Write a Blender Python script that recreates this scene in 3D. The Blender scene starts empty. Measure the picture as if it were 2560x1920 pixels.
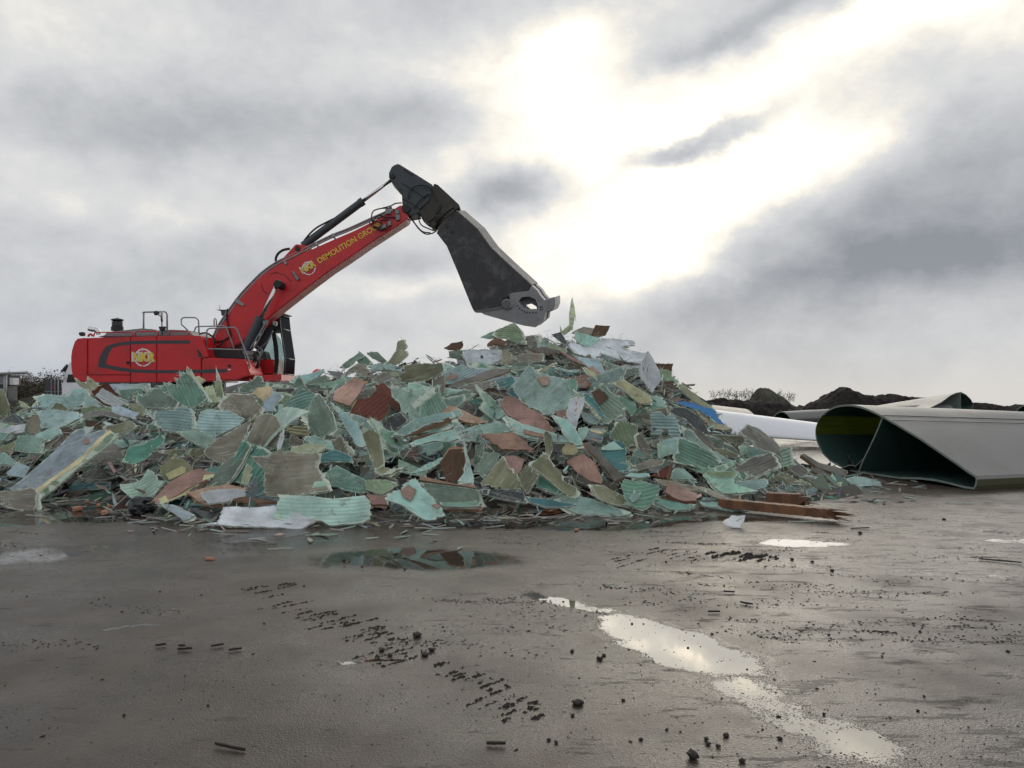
import bpy, bmesh, math, random
from mathutils import Vector, Matrix, noise
from mathutils.geometry import delaunay_2d_cdt
R = math.radians
scene = bpy.context.scene
COL = scene.collection
RND = random.Random(7)

# ------------------------------------------------------------------ camera
F = 1923.0; CX, CY = 1280.0, 960.0; HC = 1.6; HOR = 975.0
PITCH = math.atan((HOR - CY) / F)
cam_d = bpy.data.cameras.new('camera'); cam = bpy.data.objects.new('camera', cam_d); COL.objects.link(cam)
cam.location = (0, 0, HC); cam.rotation_euler = (math.pi / 2 + PITCH, 0, 0)
cam_d.sensor_width = 36; cam_d.lens = 36 * F / 2560; cam_d.clip_end = 5000; cam_d.clip_start = 0.05
scene.camera = cam
O = Vector((0, 0, HC))
CP, SP = math.cos(PITCH), math.sin(PITCH)
def ray(px, py):
    x, u = (px - CX) / F, -(py - CY) / F
    return Vector((x, CP - u * SP, SP + u * CP))
def P(px, py, Y):
    r = ray(px, py); return O + r * (Y / r.y)
def G(px, py, z=0.0):
    r = ray(px, py); return O + r * ((z - HC) / r.z)
# the views the measurements were taken in: origin and scale
CROPS = dict(A=(0, 700, .36166), B=(800, 750, .36166), C=(1400, 700, .36166), D=(1760, 900, .36166), S=(150, 740, .28933), T=(500, 390, .32553),
             V=(950, 390, .27732), H=(0, 1000, .28933), I=(500, 1000, .28933), L=(0, 1250, .57866), M=(1280, 1250, .57866),
             a=(0, 930, .217), b=(400, 900, .217), c=(800, 780, .217), d=(1200, 780, .217), e=(1640, 880, .217), f=(560, 1080, .217), g=(1000, 1060, .217), h=(1440, 1060, .217), p=(0, 0, 1))
def pts(crop, s):
    ox, oy, k = CROPS[crop]
    return [(ox + float(a.split(',')[0]) * k, oy + float(a.split(',')[1]) * k) for a in s.split()]

# ------------------------------------------------------------------ objects
def put(name, me, parent=None, mats=()):
    o = bpy.data.objects.new(name, me); COL.objects.link(o)
    if parent is not None:
        o.parent = parent; o.matrix_parent_inverse = parent.matrix_world.inverted()
    for m in mats: me.materials.append(m)
    return o
def tag(o, label, cat, group=None, kind=None):
    o['label'] = label
    if cat: o['category'] = cat
    if group: o['group'] = group
    o['kind'] = kind or 'thing'
    return o
def empty(name, loc, label, cat, group=None):
    o = bpy.data.objects.new(name, None); COL.objects.link(o); o.location = loc; o.empty_display_size = .2
    bpy.context.view_layer.update()
    return tag(o, label, cat, group)
def mesh(name, v, f, smooth=False, midx=None):
    me = bpy.data.meshes.new(name); me.from_pydata([tuple(p) for p in v], [], f); me.update()
    if smooth: me.polygons.foreach_set('use_smooth', [True] * len(me.polygons))
    if midx: me.polygons.foreach_set('material_index', midx)
    return me
def bm_mesh(name, bm, smooth=False):
    bmesh.ops.recalc_face_normals(bm, faces=bm.faces)
    me = bpy.data.meshes.new(name); bm.to_mesh(me); bm.free()
    if smooth: me.polygons.foreach_set('use_smooth', [True] * len(me.polygons))
    return me
def add_prism(bm, front, vec, hole=None):
    """front: 3-D outline; extruded along vec, with an optional hole outline"""
    vec = Vector(vec)
    if hole is None:
        a = [bm.verts.new(p) for p in front]; b = [bm.verts.new(Vector(p) + vec) for p in front]
        bm.faces.new(a); bm.faces.new(b[::-1])
        n = len(a)
        for i in range(n): bm.faces.new((a[i], b[i], b[(i + 1) % n], a[(i + 1) % n]))
        return
    # with a hole: triangulate in the outline's plane
    o = Vector(front[0]); n = (Vector(front[1]) - o).cross(Vector(front[2]) - o)
    for k in range(1, len(front) - 1):
        n += (Vector(front[k]) - o).cross(Vector(front[k + 1]) - o)
    n.normalize(); x = (Vector(front[1]) - o).normalized(); y = n.cross(x)
    fl = [(Vector(p) - o) for p in front + hole]; p2 = [Vector((q.dot(x), q.dot(y))) for q in fl]
    nf, nh = len(front), len(hole)
    ed = [(i, (i + 1) % nf) for i in range(nf)] + [(nf + i, nf + (i + 1) % nh) for i in range(nh)]
    v2, _, tri, _, _, _ = delaunay_2d_cdt(p2, ed, [list(range(nf))], 1, 1e-5)
    def inside(q):
        c = False
        for i in range(nh):
            a, b = p2[nf + i], p2[nf + (i + 1) % nh]
            if (a.y > q.y) != (b.y > q.y) and q.x < (b.x - a.x) * (q.y - a.y) / (b.y - a.y) + a.x: c = not c
        return c
    A = [bm.verts.new(o + x * q.x + y * q.y) for q in v2]; B = [bm.verts.new(w.co + vec) for w in A]
    for t in tri:
        c = sum((v2[i] for i in t), Vector((0, 0))) / len(t)
        if inside(c): continue
        bm.faces.new([A[i] for i in t]); bm.faces.new([B[i] for i in t][::-1])
    be = [e for e in bm.edges if len(e.link_faces) == 1 and e.verts[0] in set(A) and e.verts[1] in set(A)]
    mp = dict(zip(A, B))
    for e in be:
        p, q = e.verts; bm.faces.new((p, q, mp[q], mp[p]))
def add_tube(bm, path, r, n=8, cap=True, r2=None):
    path = [Vector(p) for p in path]; rings = []; up = None
    for i, p in enumerate(path):
        d = (path[min(i + 1, len(path) - 1)] - path[max(i - 1, 0)]).normalized()
        if up is None:
            up = Vector((0, 0, 1)) if abs(d.z) < .9 else Vector((1, 0, 0))
        s = d.cross(up).normalized(); up = s.cross(d).normalized()
        rr = r if r2 is None else r + (r2 - r) * i / (len(path) - 1)
        rings.append([bm.verts.new(p + (s * math.cos(2 * math.pi * k / n) + up * math.sin(2 * math.pi * k / n)) * rr) for k in range(n)])
    for a, b in zip(rings, rings[1:]):
        for k in range(n): bm.faces.new((a[k], a[(k + 1) % n], b[(k + 1) % n], b[k]))
    if cap:
        bm.faces.new(rings[0][::-1]); bm.faces.new(rings[-1])
def add_box(bm, c, sx, sy, sz, M=None):
    vs = []
    for dx in (-1, 1):
        for dy in (-1, 1):
            for dz in (-1, 1):
                q = Vector((dx * sx / 2, dy * sy / 2, dz * sz / 2))
                if M: q = M @ q
                vs.append(bm.verts.new(Vector(c) + q))
    for f in ((0, 1, 3, 2), (4, 6, 7, 5), (0, 4, 5, 1), (2, 3, 7, 6), (0, 2, 6, 4), (1, 5, 7, 3)): bm.faces.new([vs[i] for i in f])
def smooth_path(p, n=5):
    p = [Vector(q) for q in p]; out = []
    for i in range(len(p) - 1):
        a, b, c, d = p[max(i - 1, 0)], p[i], p[i + 1], p[min(i + 2, len(p) - 1)]
        for k in range(n):
            t = k / n
            out.append(.5 * ((2 * b) + (c - a) * t + (2 * a - 5 * b + 4 * c - d) * t * t + (3 * b - a - 3 * c + d) * t ** 3))
    return out + [p[-1]]
def bevel(bm, w, seg=2, ang=30):
    bmesh.ops.remove_doubles(bm, verts=bm.verts, dist=1e-5)
    bmesh.ops.recalc_face_normals(bm, faces=bm.faces)
    es = [e for e in bm.edges if len(e.link_faces) == 2 and e.calc_face_angle(0) > R(ang)]
    bmesh.ops.bevel(bm, geom=es, offset=w, segments=seg, affect='EDGES', clamp_overlap=True)

# ------------------------------------------------------------------ materials
def nodes(m):
    m.use_nodes = True; nt = m.node_tree; nt.nodes.clear(); return nt
class NT:
    def __init__(s, nt): s.nt = nt
    def n(s, t, **k):
        q = s.nt.nodes.new(t)
        for a, b in k.items():
            if a == 'inp':
                for i, v in b.items():
                    if hasattr(v, 'is_output'): s.nt.links.new(v, q.inputs[i])
                    else: q.inputs[i].default_value = v
            else: setattr(q, a, b)
        return q
    def math(s, op, a, b=0.0, c=0.0, clamp=False):
        return s.n('ShaderNodeMath', operation=op, use_clamp=clamp, inp={0: a, 1: b, 2: c}).outputs[0]
    def mix(s, f, a, b, mode='MIX'):
        q = s.n('ShaderNodeMix', data_type='RGBA', blend_type=mode, inp={0: f, 6: a, 7: b}); return q.outputs[2]
    def noise(s, vec, scale, detail=4, rough=.55, dist=0):
        return s.n('ShaderNodeTexNoise', inp={'Vector': vec, 'Scale': scale, 'Detail': detail, 'Roughness': rough, 'Distortion': dist}).outputs[0]
    def ramp(s, f, stops, interp='LINEAR'):
        q = s.n('ShaderNodeValToRGB', inp={0: f}); r = q.color_ramp; r.interpolation = interp
        while len(r.elements) < len(stops): r.elements.new(.5)
        for e, (p, c) in zip(r.elements, stops): e.position = p; e.color = c if len(c) == 4 else (*c, 1)
        return q.outputs[0]
    def sstep(s, f, a, b):
        return s.n('ShaderNodeMapRange', interpolation_type='SMOOTHSTEP', inp={0: f, 1: a, 2: b}).outputs[0]
    def mapv(s, vec, scale=(1, 1, 1), loc=(0, 0, 0), rot=(0, 0, 0), typ='POINT'):
        return s.n('ShaderNodeMapping', vector_type=typ, inp={0: vec, 1: loc, 2: rot, 3: scale}).outputs[0]
    def out(s, sh, vol=None):
        o = s.n('ShaderNodeOutputMaterial'); s.nt.links.new(sh, o.inputs[0]); return o
    def bsdf(s, col, rough, bump=None, bstr=.3, bdist=.02, metal=0.0, spec=.5, coat=0.0):
        b = s.n('ShaderNodeBsdfPrincipled', inp={'Base Color': col, 'Roughness': rough, 'Metallic': metal, 'Specular IOR Level': spec, 'Coat Weight': coat})
        if bump is not None:
            q = s.n('ShaderNodeBump', inp={'Height': bump, 'Strength': bstr, 'Distance': bdist}); s.nt.links.new(q.outputs[0], b.inputs['Normal'])
        return b
def C4(c): return (c[0], c[1], c[2], 1)

def paint(name, col, rough=.4, metal=0.0, dirt=.3, dcol=(.05, .04, .035), scale=2.0, spec=.5, bstr=.05):
    m = bpy.data.materials.new(name); t = NT(nodes(m)); co = t.n('ShaderNodeTexCoord').outputs['Object']
    n1 = t.noise(co, scale, 6, .65); n2 = t.noise(co, scale * 9, 5, .7)
    f = t.math('MULTIPLY', t.sstep(t.math('ADD', n1, t.math('MULTIPLY', n2, .5)), .72, .98), dirt)
    c = t.mix(f, C4(col), C4(dcol))
    c = t.mix(t.math('MULTIPLY', n2, .25), c, C4([x * .7 for x in col]))
    n3 = t.noise(t.mapv(co, (9, 9, .9)), scale * .8, 5, .65)
    c = t.mix(t.math('MULTIPLY', t.sstep(n3, .52, .75), dirt * .55), c, C4([x * .6 + y * .4 for x, y in zip(dcol, col)]))
    c = t.mix(t.math('MULTIPLY', t.sstep(t.noise(co, scale * 30, 3, .6), .66, .74), dirt * .6), c, C4(dcol))
    ro = t.math('ADD', rough - .08, t.math('MULTIPLY', n1, .22))
    t.out(t.bsdf(c, ro, n2, bstr, .01, metal, spec).outputs[0]); return m

def laminate(name, ribs=0, wood=0, white=0, foam=0, transl=.12, layered=0):
    """torn sheet material: the sheet's own colour is the object colour, streaks run along local x"""
    m = bpy.data.materials.new(name); t = NT(nodes(m)); co = t.n('ShaderNodeTexCoord').outputs['Object']
    oi = t.n('ShaderNodeObjectInfo'); base = oi.outputs['Color']
    off = t.n('ShaderNodeVectorMath', operation='SCALE', inp={0: (13.1, 7.7, 3.3), 3: t.math('MULTIPLY', oi.outputs['Random'], 9.0)}).outputs[0]
    co2 = t.n('ShaderNodeVectorMath', operation='ADD', inp={0: co, 1: off}).outputs[0]
    big = t.noise(co2, 2.6, 4, .6); st2 = t.noise(t.mapv(co2, (1.0, 8, 3)), 1.0, 5, .7); st = t.noise(t.mapv(co2, (2.2, 34, 8)), 1.0, 5, .65); fine = t.noise(co2, 42, 4, .7)
    c = t.mix(t.math('MULTIPLY', t.sstep(big, .25, .75), .8), t.mix(1.0, base, (.55, .57, .55, 1), 'MULTIPLY'), t.mix(1.0, base, (1.25, 1.25, 1.25, 1), 'MULTIPLY'))
    c = t.mix(t.math('MULTIPLY', t.sstep(st2, .46, .72), .42), c, t.mix(1.0, c, (.52, .50, .45, 1), 'MULTIPLY'))
    h = st
    if ribs:
        y = t.n('ShaderNodeSeparateXYZ', inp={0: co}).outputs[1]
        y = t.math('ADD', y, t.math('MULTIPLY', t.noise(co2, 3.0, 2), .03))
        w = t.math('SINE', t.math('MULTIPLY', y, 6.2832 / ribs))
        w01 = t.math('MULTIPLY_ADD', w, .5, .5)
        c = t.mix(t.math('MULTIPLY', t.sstep(w01, .45, .05), .42), c, t.mix(1.0, base, (.5, .55, .52, 1), 'MULTIPLY'))
        h = t.math('ADD', t.math('MULTIPLY', w01, 1.6), t.math('MULTIPLY', st, .5))
    if wood:
        vo = t.n('ShaderNodeTexBrick', inp={'Vector': t.mapv(co2, (1, 1, 1), (0, 0, 0), (0, 0, .3)), 'Color1': (1, 1, 1, 1), 'Color2': (.8, .8, .8, 1), 'Mortar': (.45, .4, .38, 1), 'Scale': 9.0, 'Mortar Size': .012, 'Mortar Smooth': .5})
        c = t.mix(.8, c, t.mix(1.0, c, vo.outputs[0], 'MULTIPLY'))
        c = t.mix(t.math('MULTIPLY', t.sstep(st, .5, .75), .4), c, t.mix(1.0, base, (.5, .42, .4, 1), 'MULTIPLY'))
        c = t.mix(t.math('MULTIPLY', t.sstep(fine, .58, .75), .5), c, t.mix(1.0, base, (1.35, 1.4, 1.45, 1), 'MULTIPLY'))
    elif white:
        cr = t.noise(t.mapv(co2, (3, 16, 5)), 1.0, 6, .7)
        c = t.mix(t.math('MULTIPLY', t.sstep(cr, .60, .66), .85), c, (.05, .05, .06, 1))
        c = t.mix(t.math('MULTIPLY', t.sstep(fine, .64, .70), t.math('MULTIPLY', t.sstep(big, .5, .6), .8)), c, (.07, .06, .06, 1))
    elif foam:
        c = t.mix(t.math('MULTIPLY', t.sstep(fine, .45, .7), .6), c, t.mix(1.0, base, (.62, .55, .4, 1), 'MULTIPLY')); h = fine
    else:
        # crazed pale stress marks, whitened fibres, grime, scraps of core still stuck on
        c = t.mix(t.math('MULTIPLY', t.sstep(st, .53, .70), .5), c, t.mix(.5, base, (.62, .70, .66, 1)))
        crk = t.noise(t.mapv(co2, (5, 9, 6)), 1.0, 7, .72, 1.2)
        c = t.mix(t.math('MULTIPLY', t.sstep(t.math('ABSOLUTE', t.math('SUBTRACT', crk, .5)), .02, .003), t.math('MULTIPLY', t.sstep(t.noise(co2, 1.7, 3), .50, .66), .6)), c, (.60, .66, .58, 1))
        gr = t.noise(co2, 5.5, 7, .75)
        c = t.mix(t.math('MULTIPLY', t.sstep(gr, .55, .68), .65), c, (.115, .10, .078, 1))
        sc = t.noise(t.mapv(co2, (1.6, 4, 3), (4, 2, 1)), 2.2, 6, .7)
        c = t.mix(t.math('MULTIPLY', t.sstep(sc, .645, .675), .9), c, (.42, .25, .18, 1))
        c = t.mix(t.math('MULTIPLY', t.sstep(fine, .66, .72), .6), c, (.05, .045, .04, 1))
    if not (wood or foam):
        rim = t.n('ShaderNodeAttribute', attribute_name='rim').outputs['Fac']
        rr = t.math('ADD', rim, t.math('MULTIPLY', t.math('SUBTRACT', t.noise(t.mapv(co2, (14, 22, 14)), 1.0, 6, .75), .5), 1.1))
        c = t.mix(t.math('MULTIPLY', t.sstep(rr, .70, 1.0), .65), c, (.60, .70, .60, 1) if not white else (.30, .30, .30, 1))
    ro = t.math('ADD', .34 if not (wood or foam) else .65, t.math('MULTIPLY', st, .3))
    hh = t.math('ADD', h, t.math('MULTIPLY', fine, .35))
    b = t.bsdf(c, ro, hh, .4 if not ribs else .5, .010 if not ribs else .016, 0, .4)
    if transl:
        tr = t.n('ShaderNodeBsdfTranslucent', inp={0: c})
        mx = t.n('ShaderNodeMixShader', inp={0: transl}); t.nt.links.new(b.outputs[0], mx.inputs[1]); t.nt.links.new(tr.outputs[0], mx.inputs[2]); t.out(mx.outputs[0])
    else: t.out(b.outputs[0])
    return m
def edge_mat(name, col, lay=1):
    m = bpy.data.materials.new(name); t = NT(nodes(m)); co = t.n('ShaderNodeTexCoord').outputs['Object']
    oi = t.n('ShaderNodeObjectInfo')
    n1 = t.noise(t.mapv(co, (6, 6, 160)), 1.0, 4, .7); n2 = t.noise(co, 20, 5, .7)
    c = t.mix(.28, C4(col), oi.outputs['Color'])
    c = t.mix(t.math('MULTIPLY', t.sstep(n1, .52, .7), .5), c, (.10, .09, .07, 1))
    c = t.mix(t.math('MULTIPLY', t.sstep(n2, .6, .72), .35), c, (.14, .10, .07, 1))
    t.out(t.bsdf(c, .7, n1, .4, .01).outputs[0]); return m
def attr_mat(name, rough=.5, transl=0):
    m = bpy.data.materials.new(name); t = NT(nodes(m)); a = t.n('ShaderNodeAttribute', attribute_name='tint')
    co = t.n('ShaderNodeTexCoord').outputs['Object']; n = t.noise(co, 14, 6, .7)
    c = t.mix(t.math('MULTIPLY', t.sstep(n, .45, .75), .55), a.outputs[0], (.09, .08, .065, 1))
    t.out(t.bsdf(c, rough, n, .4, .01).outputs[0]); return m

MAT = dict(
    lam=laminate('fibre_laminate'), rib=laminate('ribbed_laminate', ribs=.055), wood=laminate('balsa_core', wood=1, transl=0), rwood=laminate('grooved_wood', ribs=.075, wood=1, transl=0),
    plas=paint('plastic_sheet', (.5, .5, .5), .4, 0, .3, (.1, .1, .1), 4), white=laminate('cracked_gelcoat', white=1, transl=0), foam=laminate('foam_core', foam=1, transl=0),
    edge=edge_mat('torn_edge', (.72, .78, .68)), wedge=edge_mat('torn_wood_edge', (.42, .26, .16)),
    splint=attr_mat('splinters', .55))
nt_ = MAT['plas'].node_tree; oi_ = nt_.nodes.new('ShaderNodeObjectInfo')
for n_ in nt_.nodes:
    if n_.type == 'BSDF_PRINCIPLED':
        mx_ = nt_.nodes.new('ShaderNodeMix'); mx_.data_type = 'RGBA'; mx_.blend_type = 'MULTIPLY'; mx_.inputs[0].default_value = 1; lk = n_.inputs['Base Color'].links[0].from_socket
        nt_.links.new(lk, mx_.inputs[6]); sc_ = nt_.nodes.new('ShaderNodeVectorMath'); sc_.operation = 'SCALE'; sc_.inputs[3].default_value = 2.2; nt_.links.new(oi_.outputs['Color'], sc_.inputs[0]); nt_.links.new(sc_.outputs[0], mx_.inputs[7]); nt_.links.new(mx_.outputs[2], n_.inputs['Base Color'])
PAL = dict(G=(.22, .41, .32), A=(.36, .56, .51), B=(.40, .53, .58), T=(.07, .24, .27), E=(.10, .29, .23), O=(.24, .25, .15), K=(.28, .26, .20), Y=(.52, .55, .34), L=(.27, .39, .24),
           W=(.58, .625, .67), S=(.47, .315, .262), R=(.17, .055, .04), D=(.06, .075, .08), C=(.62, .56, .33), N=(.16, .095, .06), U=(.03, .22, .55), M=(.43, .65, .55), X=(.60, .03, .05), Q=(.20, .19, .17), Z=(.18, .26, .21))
# ------------------------------------------------------------------ sky and sun
SUN_AZ, SUN_EL = 10.0, 17.5
w = bpy.data.worlds.new("World"); scene.world = w; w.use_nodes = True
t = NT(w.node_tree); w.node_tree.nodes.clear()
gen = t.n('ShaderNodeTexCoord').outputs['Generated']
sx = t.n('ShaderNodeSeparateXYZ', inp={0: gen})
# cloud coordinates: clouds flatten towards the horizon
cp = t.mapv(gen, (1.0, 1.0, 1.4))
az0 = t.math('MULTIPLY', t.math('ARCTAN2', sx.outputs[0], sx.outputs[1]), 57.29578)
el0 = t.math('MULTIPLY', t.math('ARCSINE', sx.outputs[2]), 57.29578)
wn = t.n('ShaderNodeTexNoise', inp={'Vector': cp, 'Scale': 4.6, 'Detail': 9.0, 'Roughness': .62})
wv = t.n('ShaderNodeSeparateXYZ', inp={0: wn.outputs['Color']})
az = t.math('ADD', az0, t.math('MULTIPLY', t.math('SUBTRACT', wv.outputs[0], .5), 8.5))
el = t.math('ADD', el0, t.math('MULTIPLY', t.math('SUBTRACT', wv.outputs[1], .5), 6.0))
def sky_dir(px, py):
    r = ray(px, py).normalized(); return math.degrees(math.atan2(r.x, r.y)), math.degrees(math.asin(r.z))
edge_n = t.math('SUBTRACT', t.noise(cp, 9.0, 8, .6), .5)
def bank(px, py, rx, ry, rot, amp):
    a, e = sky_dir(px, py); k = 57.3 / F; rx *= k; ry *= k; c, s_ = math.cos(R(rot)), math.sin(R(rot))
    u = t.math('SUBTRACT', az, a); v = t.math('SUBTRACT', el, e)
    p = t.math('DIVIDE', t.math('ADD', t.math('MULTIPLY', u, c), t.math('MULTIPLY', v, s_)), rx)
    q = t.math('DIVIDE', t.math('SUBTRACT', t.math('MULTIPLY', v, c), t.math('MULTIPLY', u, s_)), ry)
    d = t.math('ADD', t.math('ADD', t.math('MULTIPLY', p, p), t.math('MULTIPLY', q, q)), t.math('MULTIPLY', edge_n, 1.5))
    return t.math('MULTIPLY', t.math('EXPONENT', t.math('MULTIPLY', d, -.9)), amp)
BANKS = [(1480, 330, 330, 170, 0, -.62), (1850, 400, 420, 130, 28, -.62), (1330, 560, 190, 90, 10, -.32), (1020, 715, 200, 45, 0, -.30), (1640, 610, 300, 75, 26, -.45), (2170, 240, 300, 55, 28, -.35),
         (1440, 110, 170, 60, 20, -.30), (2050, 120, 260, 60, 15, -.30), (2450, 40, 160, 60, 0, -.34), (900, 560, 260, 90, 20, -.10), (450, 520, 420, 45, 5, -.14), (700, 140, 900, 80, 0, -.10), (120, 60, 300, 120, 0, -.06),
         (1290, 490, 125, 60, 8, .62), (1060, 310, 200, 70, -6, .30), (330, 300, 380, 60, 3, .22), (2230, 190, 250, 60, 20, .36), (2380, 470, 330, 110, 12, .24), (2000, 735, 520, 90, 10, .17), (2350, 640, 400, 60, 4, .24), (1740, 360, 170, 24, 22, .55),
         (550, 640, 500, 90, 5, .10), (1130, 640, 200, 40, 12, .10), (1900, 60, 200, 40, 10, .22), (1700, 140, 140, 30, 15, .2)]
bright = dark = None
for bk in BANKS:
    q = bank(*bk)
    if bk[5] < 0: bright = q if bright is None else t.math('ADD', bright, q)
    else: dark = q if dark is None else t.math('ADD', dark, q)
bright = t.math('MULTIPLY', t.math('TANH', t.math('MULTIPLY', bright, 1.8)), .605)
n1 = t.noise(cp, 4.2, 10, .60, .15); n2 = t.noise(cp, 12.0, 8, .6); bil = t.math('ABSOLUTE', t.math('SUBTRACT', t.noise(cp, 6.5, 8, .55), .5))
dens = t.math('ADD', t.math('ADD', t.math('ADD', .545, bright), dark), t.math('ADD', t.math('MULTIPLY', t.math('SUBTRACT', n1, .5), .52), t.math('ADD', t.math('MULTIPLY', t.math('SUBTRACT', n2, .5), .25), t.math('MULTIPLY', t.math('SUBTRACT', .10, bil), .50))))
# clouds: thin ones near the sun glow cream, thick ones are blue-grey
cc = t.ramp(dens, [(0.0, (1.55, 1.48, 1.30)), (.16, (1.10, 1.06, .95)), (.30, (.90, .86, .78)), (.42, (.70, .70, .695)), (.56, (.58, .592, .61)), (.76, (.422, .436, .460)), (1.0, (.265, .283, .315))])
# the veil over the horizon, bluish away from the sun, cream near it
vl = t.math('EXPONENT', t.math('MULTIPLY', t.math('MAXIMUM', el0, 0.0), -.42))
vcol = t.mix(t.sstep(az0, -34.0, 6.0), (.42, .47, .54, 1), (.66, .63, .58, 1))
cc = t.mix(t.math('MULTIPLY', vl, .75), cc, vcol)
# unseen sky behind the camera brightened, an added front fill
back = t.math('MULTIPLY', t.sstep(sx.outputs[1], .15, -.55), .30)
cc = t.n('ShaderNodeVectorMath', operation='SCALE', inp={0: cc, 3: t.math('ADD', 1.06, back)}).outputs[0]
sky = t.n('ShaderNodeTexSky', sky_type='NISHITA', sun_disc=False, sun_elevation=R(SUN_EL), sun_rotation=R(SUN_AZ), air_density=1.2, dust_density=3.0)
blue = t.n('ShaderNodeVectorMath', operation='SCALE', inp={0: sky.outputs[0], 3: .07}).outputs[0]
final = t.mix(t.sstep(dens, -.1, .12), t.n('ShaderNodeVectorMath', operation='ADD', inp={0: blue, 1: cc}).outputs[0], cc)
bg = t.n('ShaderNodeBackground', inp={0: final, 1: 1.0})
t.nt.links.new(bg.outputs[0], t.n('ShaderNodeOutputWorld').inputs[0])
w.cycles.sampling_method = 'MANUAL'; w.cycles.sample_map_resolution = 1024
sd = bpy.data.lights.new('sun', 'SUN'); sd.energy = 1.05; sd.angle = R(50); sd.color = (1, .93, .80)
sun = bpy.data.objects.new('sun', sd); COL.objects.link(sun)
sdir = Vector((math.sin(R(SUN_AZ)) * math.cos(R(SUN_EL)), math.cos(R(SUN_AZ)) * math.cos(R(SUN_EL)), math.sin(R(SUN_EL))))
sun.rotation_euler = sdir.to_track_quat('Z', 'Y').to_euler(); sun.location = sdir * 200
scene.view_settings.view_transform = 'Standard'; scene.view_settings.look = 'None'; scene.view_settings.exposure = 0.0; scene.view_settings.gamma = 1.0
scene.render.engine = 'CYCLES'; scene.cycles.max_bounces = 5; scene.cycles.adaptive_threshold = .025; scene.cycles.use_denoising = True
try: scene.cycles.denoiser = 'OPENIMAGEDENOISE'
except Exception: pass

# ------------------------------------------------------------------ ground
m = bpy.data.materials.new('wet_asphalt'); t = NT(nodes(m)); geo = t.n('ShaderNodeNewGeometry').outputs['Position']
PUD = [(1.02, 4.86, .62, .28, -57, 1.0), (1.40, 3.78, .80, .20, -62, .54), (.42, 5.75, .55, .12, -44, .50), (-.95, 7.3, 1.05, .55, -4, .72), (-2.6, 8.2, 1.5, .6, -4, .42), (-4.9, 7.5, 1.2, .6, 5, .40), (-5.6, 10.0, 1.6, .75, 0, 1.0),
       (2.95, 8.05, .55, .18, -12, .70), (2.2, 9.5, 1.3, .30, 4, .6), (.5, 9.15, 1.6, .34, 0, .9), (5.4, 8.2, .5, .15, 0, .55), (4.2, 6.6, 1.6, .12, -14, .36), (-.82, 4.47, .20, .035, 10, .75), (-2.6, 5.2, .16, .025, 8, .6), (-6.5, 9.2, 1.0, .3, 0, .9)]
pw = t.n('ShaderNodeTexNoise', inp={'Vector': geo, 'Scale': 1.9, 'Detail': 5.0, 'Roughness': .6})
geo_w = t.n('ShaderNodeVectorMath', operation='MULTIPLY_ADD', inp={0: pw.outputs['Color'], 1: (.62, .62, 0), 2: t.n('ShaderNodeVectorMath', operation='ADD', inp={0: geo, 1: (-.31, -.31, 0)}).outputs[0]}).outputs[0]
dep = None
for (x, y, a, b, r_, am) in PUD:
    q = t.mapv(geo_w, (a, b, 1), (x, y, 0), (0, 0, R(r_)), 'TEXTURE')
    q = t.n('ShaderNodeVectorMath', operation='MULTIPLY', inp={0: q, 1: (1, 1, 0)}).outputs[0]
    l = t.n('ShaderNodeVectorMath', operation='LENGTH', inp={0: q}).outputs['Value']
    v = t.math('MULTIPLY', t.math('MINIMUM', t.math('MAXIMUM', t.math('MULTIPLY', t.math('SUBTRACT', 1.30, l), 2.1), 0.0), 1.5), am)
    dep = v if dep is None else t.math('MAXIMUM', dep, v)
mid = t.noise(geo, 1.3, 6, .6); lo = t.noise(geo, .32, 4, .55)
fine = t.noise(geo, 120, 3, .7); grain = t.n('ShaderNodeTexVoronoi', inp={'Vector': geo, 'Scale': 95.0}).outputs['Distance']
rough_h = t.math('ADD', t.math('MULTIPLY', fine, .55), t.math('MULTIPLY', grain, .55))
# a sheet of water lies wherever the surface dips under its level
water = t.math('ADD', t.math('ADD', dep, t.math('MULTIPLY', t.math('SUBTRACT', mid, .5), 1.1)), t.math('MULTIPLY', t.math('SUBTRACT', lo, .5), .5))
wm = t.sstep(t.math('SUBTRACT', water, t.math('MULTIPLY', rough_h, .95)), .0, .12)
damp = t.sstep(t.math('ADD', t.math('MULTIPLY', water, .5), t.math('ADD', t.math('MULTIPLY', lo, .9), t.math('MULTIPLY', mid, .35))), .35, .95)
mud = t.noise(geo, 2.3, 8, .72); mud2 = t.noise(t.mapv(geo, (1.0, 3.2, 1)), 1.9, 7, .7)
c = t.mix(t.sstep(mud, .35, .7), (.032, .025, .019, 1), (.072, .056, .043, 1))
c = t.mix(t.math('MULTIPLY', t.sstep(fine, .45, .8), .5), c, (.11, .10, .09, 1))
smear = t.math('ADD', t.noise(t.mapv(geo, (.9, 3.6, 1), (0, 0, 0), (0, 0, R(14))), 2.4, 9, .74), t.math('MULTIPLY', t.math('SUBTRACT', fine, .5), .16))
east = t.sstep(t.n('ShaderNodeSeparateXYZ', inp={0: geo}).outputs[0], -.8, 2.5)
smear = t.math('ADD', smear, t.math('MULTIPLY', east, .055))
sm = t.math('MULTIPLY', t.sstep(smear, .60, .66), t.math('SUBTRACT', 1.0, wm))
c = t.mix(t.math('MULTIPLY', sm, .85), c, (.016, .013, .011, 1))
dry = t.noise(t.mapv(geo, (.5, 1.0, 1), (3, 7, 0)), 1.1, 6, .6)
c = t.mix(t.math('MULTIPLY', t.sstep(dry, .45, .68), .45), c, (.095, .080, .066, 1))
c = t.mix(t.math('MULTIPLY', t.sstep(t.noise(geo, 150, 2, .5), .68, .74), .6), c, (.22, .20, .18, 1))
c = t.mix(t.math('MULTIPLY', wm, .75), c, (.020, .018, .015, 1))
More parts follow.
